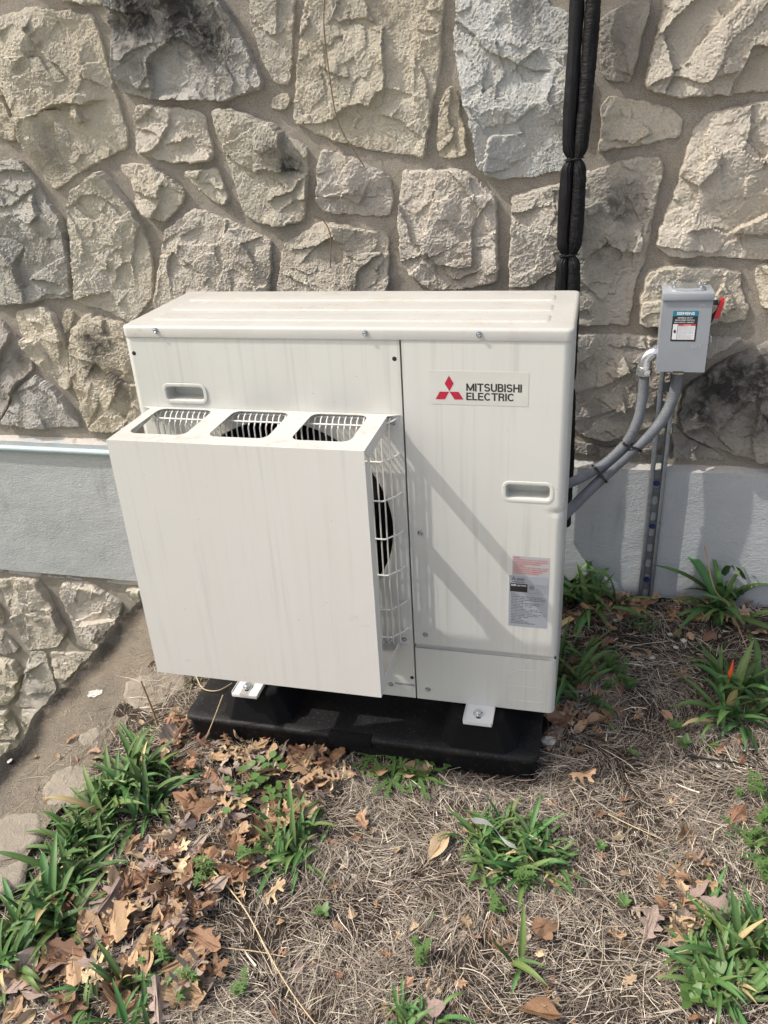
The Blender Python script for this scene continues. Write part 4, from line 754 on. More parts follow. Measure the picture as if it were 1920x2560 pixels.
# ================================================================ strut, switch, conduits
strut = thing('strut_channel', 'galvanized slotted strut channel standing on the band below the switch box', 'channel', (1.181, .59, -.03))
sx0, sx1, sy0, sy1 = 1.1605, 1.2015, .574, .5952; z0s, z1s = -.06, .885
slots = []; z = z0s + .035
while z < z1s - .04: slots.append(rr(1.181 - .0072, z, 1.181 + .0072, z + .0285, .0071, 5)[::-1]); z += .0508
mb = MB(); plate(mb, [[(sx0, z0s), (sx1, z0s), (sx1, z1s), (sx0, z1s)]] + slots, front(sy1 - .0025), .0024); mb.build('channel_back', M_STRUT, strut, sharp=25)
for x, s_ in ((sx0, 1), (sx1, -1)):
    mb = MB(); mb.box((x, sy0, z0s), (x + s_ * .0025, sy1 - .0027, z1s), .0006); mb.box((x + s_ * .0005, sy0 - .0008, z0s), (x + s_ * .0095, sy0 + .0015, z1s), .0006); mb.box((x + s_ * .0072, sy0 + .0012, z0s), (x + s_ * .0095, sy0 + .008, z1s), .0006); mb.build('channel_side', M_STRUT, strut, sharp=25)
M_BLUE = plain('blue_anchor', (.03, .06, .20), .35, .3)
for px, py in ((1657, 1210), (1642, 1317), (1626, 1450)):
    p = on(px, py, 1, .59); mb = MB(); mb.lathe([(0, -.006), (.0045, -.0058), (.0052, -.001), (.0095, -.0008), (.0095, .0)], (1.181, sy1 - .0027, p[2]), (0, 1, 0), 6); mb.build('anchor_screw', M_BLUE, strut)
sw = thing('switch_box', 'grey metal disconnect switch box with a teal label and red side handle', 'switch', (1.197, .52, .70))
by0 = .486; bx0, bx1, by1, bz0, bz1 = float(on(1640, 929, 1, by0)[0]), float(on(1761, 931, 1, by0)[0]), .5725, float(on(1700, 930, 1, by0)[2]), float(on(1720, 733, 1, by0)[2])
mb = MB(); mb.box((bx0 + .002, by0 + .004, bz0 + .002), (bx1 - .002, by1, bz1 - .001), .002); mb.build('enclosure', M_BOX, sw)
mb = MB(); plate(mb, [rr(bx0, bz0, bx1, bz1 - .018, .0015, 2)], front(by0), .0035); mb.box((bx0, by0 + .003, bz0 + .001), (bx0 + .0016, by0 + .03, bz1 - .019)); mb.box((bx1 - .0016, by0 + .003, bz0 + .001), (bx1, by0 + .03, bz1 - .019)); cov = mb.build('cover', M_BOX, sw, sharp=30)
mb = MB(); mb.box((bx0 - .002, by0 - .0055, bz1 - .0165), (bx1 + .001, by0 + .0035, bz1 + .0008), .001); mb.box((bx0 - .001, by0 + .0030, bz1 - .0008), (bx1 + .001, by1, bz1 + .0012), .0006); mb.build('drip_cap', M_BOX, sw)
mb = MB(); hub = [(1.162, .509), (1.170, .502), (1.198, .497), (1.228, .502), (1.236, .509), (1.236, .555), (1.228, .562), (1.170, .562), (1.162, .555)]
plate(mb, [hub], lambda u, v, w_: (u, v, bz1 + .0085 - w_), .0072); hp = mb.build('hub_plate', M_ZINC, sw, sharp=30)
for (u, v) in ((1.169, .513), (1.229, .513), (1.169, .552), (1.229, .552)): MB().lathe([(.0045, 0), (.0045, .002), (.003, .0035), (0, .0036)], (u, v, bz1 + .0085), (0, 0, 1), 10).build('screw', M_SCREW, hp)
# printed label on the door
BZ = lambda x, y: (lambda p: (float(p[0]), float(p[2])))(on(1560 + .217 * x, 680 + .217 * y, 1, by0))
A = BZ(568, 448); Bq = BZ(812, 800); lx0, lx1 = A[0], BZ(862, 448)[0]; lz1, lz0 = A[1], Bq[1]; lw, lh = lx1 - lx0, lz1 - lz0
Tl = lambda k: front(by0 - .0004 - .0003 * k); mb = MB(); plate(mb, [rr(lx0, lz0, lx1, lz1, .002, 3)], Tl(0), .0003); lb = mb.build('switch_label', I_BLK, sw, smooth=False)
LR = lambda u0, v0, u1, v1, mat, k=1: flat_poly('print', [(lx0 + u0 * lw, lz1 - v1 * lh), (lx0 + u1 * lw, lz1 - v1 * lh), (lx0 + u1 * lw, lz1 - v0 * lh), (lx0 + u0 * lw, lz1 - v0 * lh)], Tl(k), mat, lb)
LT = lambda s_, u0, v0, u1, v1, mat, bold=.01, k=2: text_mesh('print', s_, (lx0 + u0 * lw, lz1 - v1 * lh, lx0 + u1 * lw, lz1 - v0 * lh), Tl(k), mat, lb, bold)
LR(.0, .0, 1, .165, I_TEAL); LT('SIEMENS', .15, .03, .86, .13, I_WHT, .035); LT('GENERAL DUTY', .20, .20, .80, .245, I_WHT, .02); LT('ENCLOSED SWITCH', .12, .275, .87, .32, I_WHT, .02); LT('60A 240VAC, 250VDC', .09, .35, .87, .395, I_WHT, .02)
LR(.05, .43, .94, .94, I_WHT); LR(.26, .43, .94, .485, I_DANGER, 2); LT('DANGER', .48, .44, .76, .475, I_WHT, .02, 3); LR(.235, .43, .25, .94, I_BLK, 2)
for k, u1 in enumerate((.62, .9, .88, .9, .84, .9, .86, .9, .6, .9, .82, .9, .84)): LT('HAZARDOUS VOLTAGE WILL CAUSE DEATH OR INJURY'[:int(44 * u1)], .28, .50 + k * .033, u1, .516 + k * .033, I_TEXT)
flat_poly('print', [(lx0 + lw * (.14 + .05 * math.cos(a)), lz1 - lh * (.68 - .05 * math.sin(a))) for a in np.linspace(0, 6, 12)], Tl(2), I_BLK, lb); LR(.10, .62, .17, .64, I_BLK, 2)
te = front(by0 - .0006); a = BZ(866, 408); b = BZ(940, 366); text_mesh('embossed_print', 'ON', (a[0], a[1], b[0], a[1] + .0085), te, ink('embossed_grey', (.47, .49, .51)), sw, 0); a = BZ(768, 872); b = BZ(882, 838); text_mesh('embossed_print', 'O F F', (a[0], a[1], b[0], a[1] + .0075), te, bpy.data.materials['embossed_grey'], sw, 0)
# side handle: steel arm with a red grip; padlock hasp below it
mb = MB(); mb.box((bx1, .520, bz1 - .036), (bx1 + .016, .526, bz1 - .024), .001); mb.box((bx1 + .0, .517, bz1 - .078), (bx1 + .005, .523, bz1 - .030), .001); mb.tube([(bx1 + .002, .52, bz1 - .076), (bx1 + .008, .518, bz1 - .062), (bx1 + .016, .515, bz1 - .048)], [.0045, .005, .0045], 8); hd = mb.build('handle_arm', M_DKSTEEL, sw)
mb = MB(); V = []; pr = [(.008, bz1 - .062), (.020, bz1 - .016), (.0265, bz1 - .017), (.0275, bz1 - .026), (.020, bz1 - .062), (.012, bz1 - .066)]
plate(mb, [[(bx1 + p[0], p[1]) for p in pr][::-1]], lambda u, v, w_: (u, .503 + w_, v), .014); hm = mb.build('handle_grip', M_RED, hd, sharp=30)
mb = MB(); mb.tube([(bx1 + .001, by0 + .012, .0+bz1-.102), (bx1 + .007, by0 + .008, bz1 - .106), (bx1 + .0075, by0 + .008, bz1 - .122), (bx1 + .001, by0 + .012, bz1 - .128)], .0016, 8); mb.build('hasp', M_ZINC, sw)
mb = MB(); mb.box((1.182, by0 - .001, bz0 - .002), (1.207, by0 + .014, bz0 + .0022), .0006); mb.build('latch_slot', M_DKSTEEL, sw)
# two liquid-tight conduits
def smooth_path(P, n=160):
    P = np.array(P, float); d = np.r_[0, np.cumsum(np.linalg.norm(np.diff(P, axis=0), axis=1))]; t_ = np.linspace(0, d[-1], n); Q = np.c_[[np.interp(t_, d, P[:, i]) for i in range(3)]].T
    k = n // 14
    for _ in range(4):
        Qp = np.concatenate([np.repeat(Q[:1], k, 0), Q, np.repeat(Q[-1:], k, 0)]); ker = np.ones(2 * k + 1) / (2 * k + 1); Qn = np.c_[[np.convolve(Qp[:, i], ker, 'valid') for i in range(3)]].T
        Qn[0], Qn[-1] = Q[0], Q[-1]; wgt = np.clip(np.minimum(np.arange(n), np.arange(n)[::-1]) / (k * 1.5), 0, 1)[:, None]; Q = Q * (1 - wgt) + Qn * wgt
    return Q
def conduit(pix, r, name, label):
    P = [on(px, py, 1, y) for px, py, y in pix]; root = thing(name, label, 'conduit', tuple(map(float, P[-1]))); Q = smooth_path(P, 300)
    seg = np.r_[0, np.cumsum(np.linalg.norm(np.diff(Q, axis=0), axis=1))]; n = int(seg[-1] / .0011); tt = np.linspace(0, seg[-1], n); C = np.c_[[np.interp(tt, seg, Q[:, i]) for i in range(3)]].T
    R = [r * (1 + .022 * math.sin(2 * math.pi * s_ / .0056)) for s_ in tt]; MB().tube([tuple(c) for c in C], R, 16).build('corrugated_hose', M_COND, root, sharp=0); return root, C
c1, C1 = conduit([(1610, 938, .525), (1609, 985, .523), (1600, 1045, .515), (1580, 1092, .505), (1545, 1135, .495), (1500, 1170, .485), (1450, 1198, .46), (1415, 1212, .43), (1385, 1222, .40)], .0128, 'flexible_conduit', 'grey flexible conduit leaving the elbow at the left side of the switch box')
c2, C2 = conduit([(1694, 930, .530), (1693, 965, .530), (1683, 1010, .527), (1660, 1052, .515), (1622, 1093, .508), (1573, 1134, .50), (1525, 1178, .487), (1478, 1221, .465), (1430, 1268, .43), (1395, 1305, .40)], .0142, 'flexible_conduit', 'grey flexible conduit dropping from the bottom of the switch box')
e0 = on(1610, 930, 1, .525); ez = float(e0[2]); ex = float(e0[0])
arc = [(ex, .525, ez + .008)] + [(ex + .030 - .030 * math.cos(a), .525, ez + .024 + .028 * math.sin(a)) for a in np.linspace(0, math.pi / 2, 10)]; arc.append((bx0 + .001, .525, arc[-1][2]))
MB().tube(arc, [.0158] * 2 + [.0152] * (len(arc) - 3) + [.0155], 18).build('elbow_fitting', M_ZINC, c1)
mb = MB(); mb.lathe([(.012, -.006), (.0190, -.006), (.0195, .004), (.0188, .010), (.012, .010)], (ex, .525, ez - .001), (0, 0, 1), 8); mb.lathe([(.013, .010), (.0178, .011), (.0178, .015), (.013, .016)], (ex, .525, ez), (0, 0, 1), 20); mb.build('gland_nut', M_ZINC, c1, sharp=25)
mb = MB(); mb.lathe([(.012, 0), (.0165, 0), (.0168, .006), (.0150, .008), (.012, .008)], (bx0 - .008, .525, arc[-1][2]), (1, 0, 0), 8); mb.build('lock_nut', M_ZINC, c1, sharp=25)
d0 = C2[0]; M_BRASS = plain('yellow_zinc', (.62, .60, .45), .35, .7); mb = MB(); mb.lathe([(.0140, -.006), (.0178, -.006), (.0180, .009), (.0140, .0097)], (d0[0], d0[1], bz0 - .010), (0, 0, 1), 8); mb.build('gland_nut', M_BRASS, c2, sharp=25)
# lettering along the first hose
def hose_text(body, C, i0, length, r, par):
    cu = bpy.data.curves.new('t', 'FONT'); cu.body = body; cu.size = 1; cu.resolution_u = 2; o = bpy.data.objects.new('t', cu); COL.objects.link(o); me0 = bpy.data.meshes.new_from_object(o.evaluated_get(bpy.context.evaluated_depsgraph_get())); bpy.data.objects.remove(o)
    V = np.array([v.co[:] for v in me0.vertices]); F = [tuple(p.vertices) for p in me0.polygons]; mn, mx = V.min(0), V.max(0); n = int(length / .0011); out = []
    for v in V:
        s_ = (v[0] - mn[0]) / (mx[0] - mn[0]); q = min(len(C) - 2, max(1, int(i0 - s_ * n))); p = C[q]; tn = C[q - 1] - C[q + 1]; tn /= np.linalg.norm(tn); view = CAM - p; view -= tn * (view @ tn); view /= np.linalg.norm(view); sd = np.cross(view, tn); a = ((v[1] - mn[1]) / (mx[1] - mn[1]) - .5) * .75
        out.append(p + (view * math.cos(a) + sd * math.sin(a)) * (r * 1.05))
    ob('print', out, F, I_BLK, par, smooth=False)
hose_text('CENTAUR', C1, int(len(C1) * .44), .040, .0122, c1); hose_text('CENTAUR', C1, int(len(C1) * .97), .036, .0122, c1)
def near(C, px, py):
    q = (RM @ (C - CAM).T).T; u = 960 + FPX * q[:, 0] / q[:, 2]; v = 1280 + FPX * q[:, 1] / q[:, 2]; return int(((u - px) ** 2 + (v - py) ** 2).argmin())
for (pa, pb, lab) in (((1566, 1112), (1596, 1122), 'black cable tie joining the two conduits in front of the stones'), ((1493, 1178), (1507, 1196), 'black cable tie joining the two conduits in front of the grey band')):
    A = C1[near(C1, *pa)]; i = near(C2, *pb); Bc = C2[i]; tn = C2[i + 3] - C2[i - 3]; tn /= np.linalg.norm(tn); ax = Bc - A; ax -= tn * (ax @ tn); L = np.linalg.norm(ax); ax /= L; bi = np.cross(tn, ax); P = []
    for a in np.linspace(-math.pi / 2, math.pi / 2, 14): P.append(Bc + (ax * math.cos(a) + bi * math.sin(a)) * .0166)
    for a in np.linspace(math.pi / 2, 3 * math.pi / 2, 14): P.append(A + (ax * math.cos(a) + bi * math.sin(a)) * .0144)
    P.append(P[0]); V = []; F = []
    for p in P:
        for s_ in (-.0035, .0035): V.append(p + tn * s_)
    cpt = (A + Bc) / 2
    for p in P: 
        dd_ = p - cpt; dd_ = dd_ / np.linalg.norm(dd_) * .0012
        for s_ in (-.0035, .0035): V.append(p + tn * s_ + dd_)
    m = len(P) * 2; F = [(2 * k, 2 * k + 1, 2 * k + 3, 2 * k + 2) for k in range(len(P) - 1)] + [(m + 2 * k, m + 2 * k + 1, m + 2 * k + 3, m + 2 * k + 2) for k in range(len(P) - 1)] + [(2 * k, 2 * k + 2, m + 2 * k + 2, m + 2 * k) for k in range(len(P) - 1)] + [(2 * k + 1, 2 * k + 3, m + 2 * k + 3, m + 2 * k + 1) for k in range(len(P) - 1)]
    o = ob('cable_tie', V, F, M_TIE); tag(o, lab, 'cable tie'); hp_ = P[4]; mb = MB(); mb.box(tuple(hp_ - .0045), tuple(hp_ + .0045), .0006); mb.build('tie_head', M_TIE, o)

# ================================================================ garden bed
# --- dry grass thatch (nobody could count it)
def blocked(x, y):
    inpad = (x > PX0 - .01) & (x < PX1 + .008) & (y > PY0 - .004) & (y < PY1 + .01)
    return inpad | (x < -.33 + .02 * np.sin(y * 9)) | (y > .585)
PROJ = lambda P: (lambda q: np.c_[960 + FPX * q[:, 0] / q[:, 2], 1280 + FPX * q[:, 1] / q[:, 2]])((RM @ (np.asarray(P) - CAM).T).T)
def thatch(n, lmin, lmax, wmin, wmax, zlo, zhi, seed, dens=None):
    r = np.random.default_rng(seed); X = r.uniform(-.42, 1.95, n * 2); Y = r.uniform(-1.15, .59, n * 2); ok = ~blocked(X, Y)
    q = PROJ(np.c_[X, Y, ground_z(X, Y)]); ok &= (q[:, 0] > -250) & (q[:, 0] < 2200) & (q[:, 1] < 2850)
    leafy = (q[:, 0] < 760) & (q[:, 1] < 2420) | (q[:, 1] < 1640)
    ok &= ~(leafy & (r.random(n * 2) < .55)); bare = fbm(X * 3.2, Y * 3.2, 2, 71); ok &= ~((bare < -.16) & (r.random(n * 2) < .42))
    X, Y = X[ok][:n], Y[ok][:n]; n = len(X); L = lmin + (lmax - lmin) * r.random(n) ** 1.8; wd = wmin + (wmax - wmin) * r.random(n) ** 2
    flow = 2.6 * fbm(X * 2.2, Y * 2.2, 2, 73) * math.pi; ang = flow + r.normal(0, .75, n); k1 = r.normal(0, 5, n) ; k2 = r.normal(0, 150, n); z0 = zlo + (zhi - zlo) * r.random(n) ** 1.6; pit = r.normal(0, .09, n) + .02; arch = r.uniform(-.3, .6, n)
    NS = 6; V = np.zeros((n, NS, 2, 3)); x, y = X.copy(), Y.copy(); a = ang.copy(); ds = L / (NS - 1); zb = ground_z(X, Y) + .006 * fbm(X * 9, Y * 9, 3, 31) + z0
    roll = r.uniform(-.9, .9, n)
    for i in range(NS):
        t_ = i / (NS - 1); z = zb + L * t_ * pit + arch * L * .16 * np.sin(math.pi * t_); z = np.maximum(z, ground_z(x, y) + .0005)
        wi = wd * (1 - .75 * t_ ** 3) * .5; nx, ny = -np.sin(a), np.cos(a)
        for s_, sg in ((0, -1), (1, 1)):
            V[:, i, s_, 0] = x + sg * nx * wi * np.cos(roll); V[:, i, s_, 1] = y + sg * ny * wi * np.cos(roll); V[:, i, s_, 2] = z + sg * wi * np.sin(roll)
        x = x + np.cos(a) * ds; y = y + np.sin(a) * ds; a = a + (k1 + k2 * (t_ - .5) * L) * ds
    base = np.arange(n)[:, None] * NS * 2; F = np.concatenate([np.stack([base[:, 0] + 2 * i, base[:, 0] + 2 * i + 1, base[:, 0] + 2 * i + 3, base[:, 0] + 2 * i + 2], 1) for i in range(NS - 1)])
    pal = np.array([(.38, .32, .25), (.26, .215, .17), (.53, .46, .365), (.15, .12, .10), (.34, .305, .265), (.67, .60, .48), (.33, .265, .195), (.10, .08, .07)]); c = pal[r.choice(len(pal), n, p=[.18, .19, .15, .13, .15, .08, .06, .06])] * r.uniform(.7, 1.25, (n, 1))
    return V.reshape(-1, 3), F, np.repeat(c, NS * 2, 0)
def stuff_mesh(name, V, F, C, mat, label, cat):
    me = bpy.data.meshes.new(name); me.vertices.add(len(V)); me.vertices.foreach_set('co', V.astype(np.float32).ravel()); k = F.shape[1]
    me.loops.add(F.size); me.loops.foreach_set('vertex_index', F.astype(np.int32).ravel()); me.polygons.add(len(F)); me.polygons.foreach_set('loop_start', np.arange(0, F.size, k, dtype=np.int32)); me.update(calc_edges=True)
    at = me.attributes.new('tint', 'FLOAT_COLOR', 'POINT'); at.data.foreach_set('color', np.c_[C, np.ones(len(C))].astype(np.float32).ravel()); me.materials.append(mat); me.polygons.foreach_set('use_smooth', [True] * len(me.polygons))
    o = link(name, me); tag(o, label, cat, kind='stuff'); return o
parts_ = [thatch(80000, .012, .075, .0005, .0015, .0, .011, 501), thatch(9000, .04, .14, .0007, .0018, .003, .014, 502), thatch(1500, .015, .06, .002, .0045, .004, .012, 503)]
off = 0; Vs, Fs, Cs = [], [], []
for v, f, c in parts_: Vs.append(v); Fs.append(f + off); Cs.append(c); off += len(v)
stuff_mesh('dry_grass_thatch', np.concatenate(Vs), np.concatenate(Fs), np.concatenate(Cs), M_STRAW, 'matted dry grass thatch covering the garden bed', 'dry grass')

# --- fallen leaves: each one a thing
def leaf_outline(kind, r):
    if kind == 'pin':   H = [(0, .012), (.10, .02), (.16, .05), (.14, .24), (.22, .30), (.25, .10), (.36, .07), (.40, .22), (.46, .43), (.53, .40), (.50, .20), (.55, .08), (.66, .07), (.72, .17), (.80, .33), (.86, .28), (.80, .10), (.88, .06), (.95, .09), (1.0, 0)]
    elif kind == 'red': H = [(0, .015), (.10, .05), (.17, .17), (.26, .24), (.27, .13), (.36, .13), (.43, .28), (.52, .36), (.54, .22), (.58, .15), (.66, .18), (.73, .27), (.80, .24), (.80, .12), (.90, .08), (1.0, 0)]
    elif kind == 'oval': H = [(0, .012), (.08, .06), (.18, .15), (.32, .22), (.48, .25), (.62, .23), (.76, .17), (.88, .09), (1.0, 0)]
    else: H = [(0, .02), (.05, .18), (.12, .30), (.18, .26), (.26, .44), (.34, .40), (.42, .50), (.48, .36), (.54, .24), (.64, .30), (.72, .22), (.82, .16), (.9, .10), (1.0, 0)]
    return [(t_ + r.normal(0, .008), w_ * (1 + r.normal(0, .10))) for t_, w_ in H]
def leaf_mesh(kind, seed):
    r = np.random.default_rng(seed); bm = bmesh.new()
    for sg in (1, -1):
        H = leaf_outline(kind, r); T_ = [0, .25, .5, .75, 1.0]; mid = [(q, 0) for q in T_]; pts = [(H[0][0], 0)] + [(a, sg * b) for a, b in H[1:-1]] + [(1, 0)]; loop = pts + [(q, 0) for q in T_[1:-1][::-1]]
        vs = [bm.verts.new((a, b, 0)) for a, b in loop]
        for f in tessellate_polygon([[Vector((a, b, 0)) for a, b in loop]]):
            try: bm.faces.new([vs[i] for i in f])
            except ValueError: pass
    bmesh.ops.remove_doubles(bm, verts=bm.verts, dist=.002); bmesh.ops.subdivide_edges(bm, edges=[e for e in bm.edges if e.calc_length() > .22], cuts=1, use_grid_fill=False); bmesh.ops.triangulate(bm, faces=bm.faces)
    c1, c2, c3 = r.normal(0, .9), r.normal(.4, 1.1), r.uniform(0, 6); fold = r.uniform(.05, .5) * r.choice([1, 1, -1])
    for v in bm.verts:
        x, y = v.co.x - .5, v.co.y; z = fold * abs(y) + .35 * c1 * x * x + .6 * c2 * y * y + .035 * math.sin(9 * x + c3) + .03 * math.sin(13 * y + c3 * 2) + r.normal(0, .006) + .5 * c1 * x * y
        v.co = Vector((x, y * (1 - .25 * abs(c2) * abs(y)), z))
    # petiole
    n0 = [bm.verts.new(p) for p in ((-.5, .008, .02), (-.5, -.008, .02), (-.78, .004, .05), (-.78, -.004, .05))]; bm.faces.new([n0[0], n0[1], n0[3], n0[2]])
    zmin = min(v.co.z for v in bm.verts)
    for v in bm.verts: v.co.z -= zmin
    me = bpy.data.meshes.new('dry_leaf'); bm.to_mesh(me); bm.free(); me.materials.append(M_LEAF); finish(me, True, 70); return me
LM = {k: [leaf_mesh(k, 40 + i * 11 + j) for j in range(n)] for i, (k, n) in enumerate((('pin', 7), ('red', 5), ('oval', 4), ('broad', 4)))}
TANS = {'tan': (.43, .29, .175), 'pale': (.52, .39, .25), 'brown': (.27, .155, .09), 'russet': (.27, .16, .10), 'grey': (.36, .29, .24), 'mauve': (.24, .185, .155)}
NLEAF = 0
KN = {'pin': 'narrow-lobed oak leaf', 'red': 'broad-lobed oak leaf', 'oval': 'smooth oval leaf', 'broad': 'wide jagged leaf'}
CN = {'tan': 'tan', 'pale': 'pale straw-coloured', 'brown': 'dark brown', 'russet': 'russet', 'grey': 'greyish', 'mauve': 'dull mauve'}
def dry_leaf(x, y, z, size, kind, colr, where, tilt=.35, yaw=None, r=random):
    global NLEAF
    o = link('dry_leaf', r.choice(LM[kind])); o.location = (x, y, z); o.rotation_euler = (r.gauss(0, tilt), r.gauss(0, tilt), r.uniform(0, 6.28) if yaw is None else yaw); size *= .88; o.scale = (size,) * 3
    b = TANS[colr]; j = r.uniform(.8, 1.2); o.color = (b[0] * j, b[1] * j * r.uniform(.93, 1.05), b[2] * j, 1)
    tag(o, f'dry {CN[colr]} {KN[kind]} {where}', 'leaf', 'dry leaves ' + where); NLEAF += 1
def scatter(poly, n, where, smin, smax, pile, seed, kinds='pin pin pin red red oval broad', cols='tan tan tan pale brown brown russet grey'):
    r = random.Random(seed); P = np.array(poly, float); c = 0
    while c < n:
        px, py = r.uniform(P[:, 0].min(), P[:, 0].max()), r.uniform(P[:, 1].min(), P[:, 1].max())
        if not inside(np.array([[px, py]]), P)[0]: continue
        p = gpt(px, py)
        if blocked(np.array([p[0]]), np.array([p[1]]))[0] or p[1] > .585: continue
        dry_leaf(p[0], p[1], p[2] + .004 + r.random() * pile, r.uniform(smin, smax), r.choice(kinds.split()), r.choice(cols.split()), where, .42, r=r); c += 1
scatter([(440,1800),(640,1850),(860,1900),(900,1960),(760,2060),(640,2200),(480,2330),(330,2330),(290,2180),(400,2030)], 92, 'in the leaf pile left of the pad', .042, .085, .032, 1)
scatter([(60,2330),(250,2280),(420,2300),(560,2380),(560,2480),(330,2560),(40,2560)], 30, 'among the lilies at the low corner of the bed', .06, .12, .025, 2, cols='tan tan brown mauve grey russet')
scatter([(440,1790),(560,1800),(900,1890),(1090,1945),(1080,1975),(800,1945),(470,1880)], 26, 'heaped against the front of the pad', .045, .085, .030, 3)
scatter([(1415,1490),(1600,1500),(1920,1500),(1920,1580),(1700,1560),(1420,1560)], 34, 'in the strip of litter under the grey band', .045, .085, .022, 4)
scatter([(1395,1600),(1520,1590),(1560,1760),(1480,1900),(1365,1900)], 24, 'beside the right end of the pad', .045, .080, .02, 5)
scatter([(1620,2180),(1760,2160),(1800,2300),(1720,2400),(1600,2330)], 20, 'in the small heap beside the right-hand lilies', .045, .085, .022, 6, cols='tan tan pale russet grey')
scatter([(1500,1600),(1900,1580),(1900,1980),(1500,1950)], 15, 'scattered over the thatch right of the unit', .035, .06, .008, 7)
scatter([(860,1990),(1900,1990),(1900,2560),(700,2560),(700,2200)], 34, 'scattered over the thatch in front of the pad', .03, .06, .008, 8)
for px, py, s_, k, cl, yw in ((1450,1965,.085,'pin','tan',.4),(1180,2090,.06,'pin','tan',.2),(1425,2205,.055,'pin','pale',.8),(1100,2125,.10,'oval','pale',1.2),(1365,2330,.075,'broad','russet',.6),(1350,2545,.10,'oval','brown',-.1),(1080,2535,.075,'broad','grey',.3),(905,2065,.075,'red','tan',2.2),(640,2180,.085,'pin','pale',.5),(690,2240,.08,'pin','pale',.6),(545,1905,.10,'red','tan',-.2),(240,2330,.13,'oval','tan',-.5),(160,2420,.12,'broad','mauve',.5),(460,2420,.12,'pin','tan',.6),(1840,2050,.09,'red','brown',1),(560,1990,.09,'broad','mauve',.2),(500,2030,.10,'broad','brown',.5),(1560,1535,.11,'red','russet',.1),(1500,1740,.07,'pin','tan',.3),(1700,1700,.065,'pin','tan',1.),(1740,2235,.09,'oval','grey',.4),(1265,2370,.075,'pin','tan',1.0)):
    p = gpt(px, py); r_ = random.Random(px); dry_leaf(p[0], p[1], p[2] + .012, s_, k, cl, 'lying alone on the thatch', .22, yw, r_)

# smaller, broken and half-buried leaves past the 300 that show largest: one litter
def litter(specs):
    Vs, Fs, Cs = [], [], []; off = 0; r = random.Random(77)
    cache = {}
    for k, L in LM.items():
        for me in L: cache[me.name] = (np.array([v.co[:] for v in me.vertices]), [tuple(p.vertices) for p in me.polygons])
    names = list(cache)
    for poly, n, smin, smax, pile in specs:
        P = np.array(poly, float); c = 0
        while c < n:
            px, py = r.uniform(P[:, 0].min(), P[:, 0].max()), r.uniform(P[:, 1].min(), P[:, 1].max())
            if not inside(np.array([[px, py]]), P)[0]: continue
            p = gpt(px, py)
            if blocked(np.array([p[0]]), np.array([p[1]]))[0]: continue
            v, f = cache[r.choice(names)]; sc = r.uniform(smin, smax); R_ = np.array(Euler((r.gauss(0, .4), r.gauss(0, .4), r.uniform(0, 6.28))).to_matrix()); q = (v * sc) @ R_.T + np.array([p[0], p[1], p[2] + .002 + r.random() * pile])
            b = np.array(TANS[r.choice(['tan', 'brown', 'grey', 'mauve', 'brown', 'pale'])]) * r.uniform(.7, 1.2); Vs.append(q); Cs.append(np.tile(b, (len(q), 1))); Fs += [(a + off, b_ + off, c_ + off) for f_ in f for a, b_, c_ in ([f_] if len(f_) == 3 else [(f_[0], f_[1], f_[2]), (f_[0], f_[2], f_[3])])]; off += len(q); c += 1
    stuff_mesh('leaf_litter', np.concatenate(Vs), np.array(Fs), np.concatenate(Cs), M_STRAW, 'small broken brown leaves mixed through the dry thatch', 'leaf litter')
litter([([(430,1800),(640,1850),(900,1920),(760,2080),(640,2220),(480,2360),(200,2560),(30,2560),(60,2330),(290,2180),(400,2030)], 280, .03, .07, .024), ([(1400,1490),(1920,1495),(1920,1600),(1600,1600),(1500,1900),(1365,1900)], 110, .025, .055, .012), ([(860,1960),(1920,1960),(1920,2560),(560,2560),(700,2200)], 130, .012, .032, .006)])
# --- lilies: clumps of strap leaves, every blade a part
def blade_mesh(seed):
    r = np.random.default_rng(seed); n = 11; bend = r.uniform(.15, 1.25); tw = r.normal(0, .35); V = []; rib = []; a = 0.0; x = z = 0.0; kink = r.random() < .35; kp = r.uniform(.45, .8)
    for i in range(n):
        t_ = i / (n - 1); w_ = .046 * (.55 + .6 * math.sin(math.pi * min(1, t_ * .85 + .12))) * (1 - t_ ** 5) + .0004; ang = .12 + bend * t_ ** 1.7 + (.5 * max(0, t_ - kp) * 4 if kink else 0)
        if i: x += math.sin(ang) / (n - 1); z += math.cos(ang) / (n - 1)
        nrm = (-math.cos(ang), math.sin(ang)); cup = .45 * w_ * (1 - .6 * t_)
        for k, s_ in enumerate((-1, -.5, 0, .5, 1)):
            up = abs(s_) * cup * 1.2; yy = s_ * w_; tt = tw * t_ ** 2; V.append((x + nrm[0] * up + math.sin(tt) * yy * .5, yy * math.cos(tt), z + nrm[1] * up + math.sin(tt) * yy * .5)); rib.append(.35 if k == 2 else 0)
    F = [(i * 5 + k, i * 5 + k + 1, (i + 1) * 5 + k + 1, (i + 1) * 5 + k) for i in range(n - 1) for k in range(4)]
    me = bpy.data.meshes.new('lily_blade'); me.from_pydata(V, [], F); me.attributes.new('rib', 'FLOAT', 'POINT').data.foreach_set('value', rib); me.materials.append(M_LILY); me.polygons.foreach_set('use_smooth', [True] * len(F)); me.update(); return me
BLADES = [blade_mesh(200 + i) for i in range(16)]
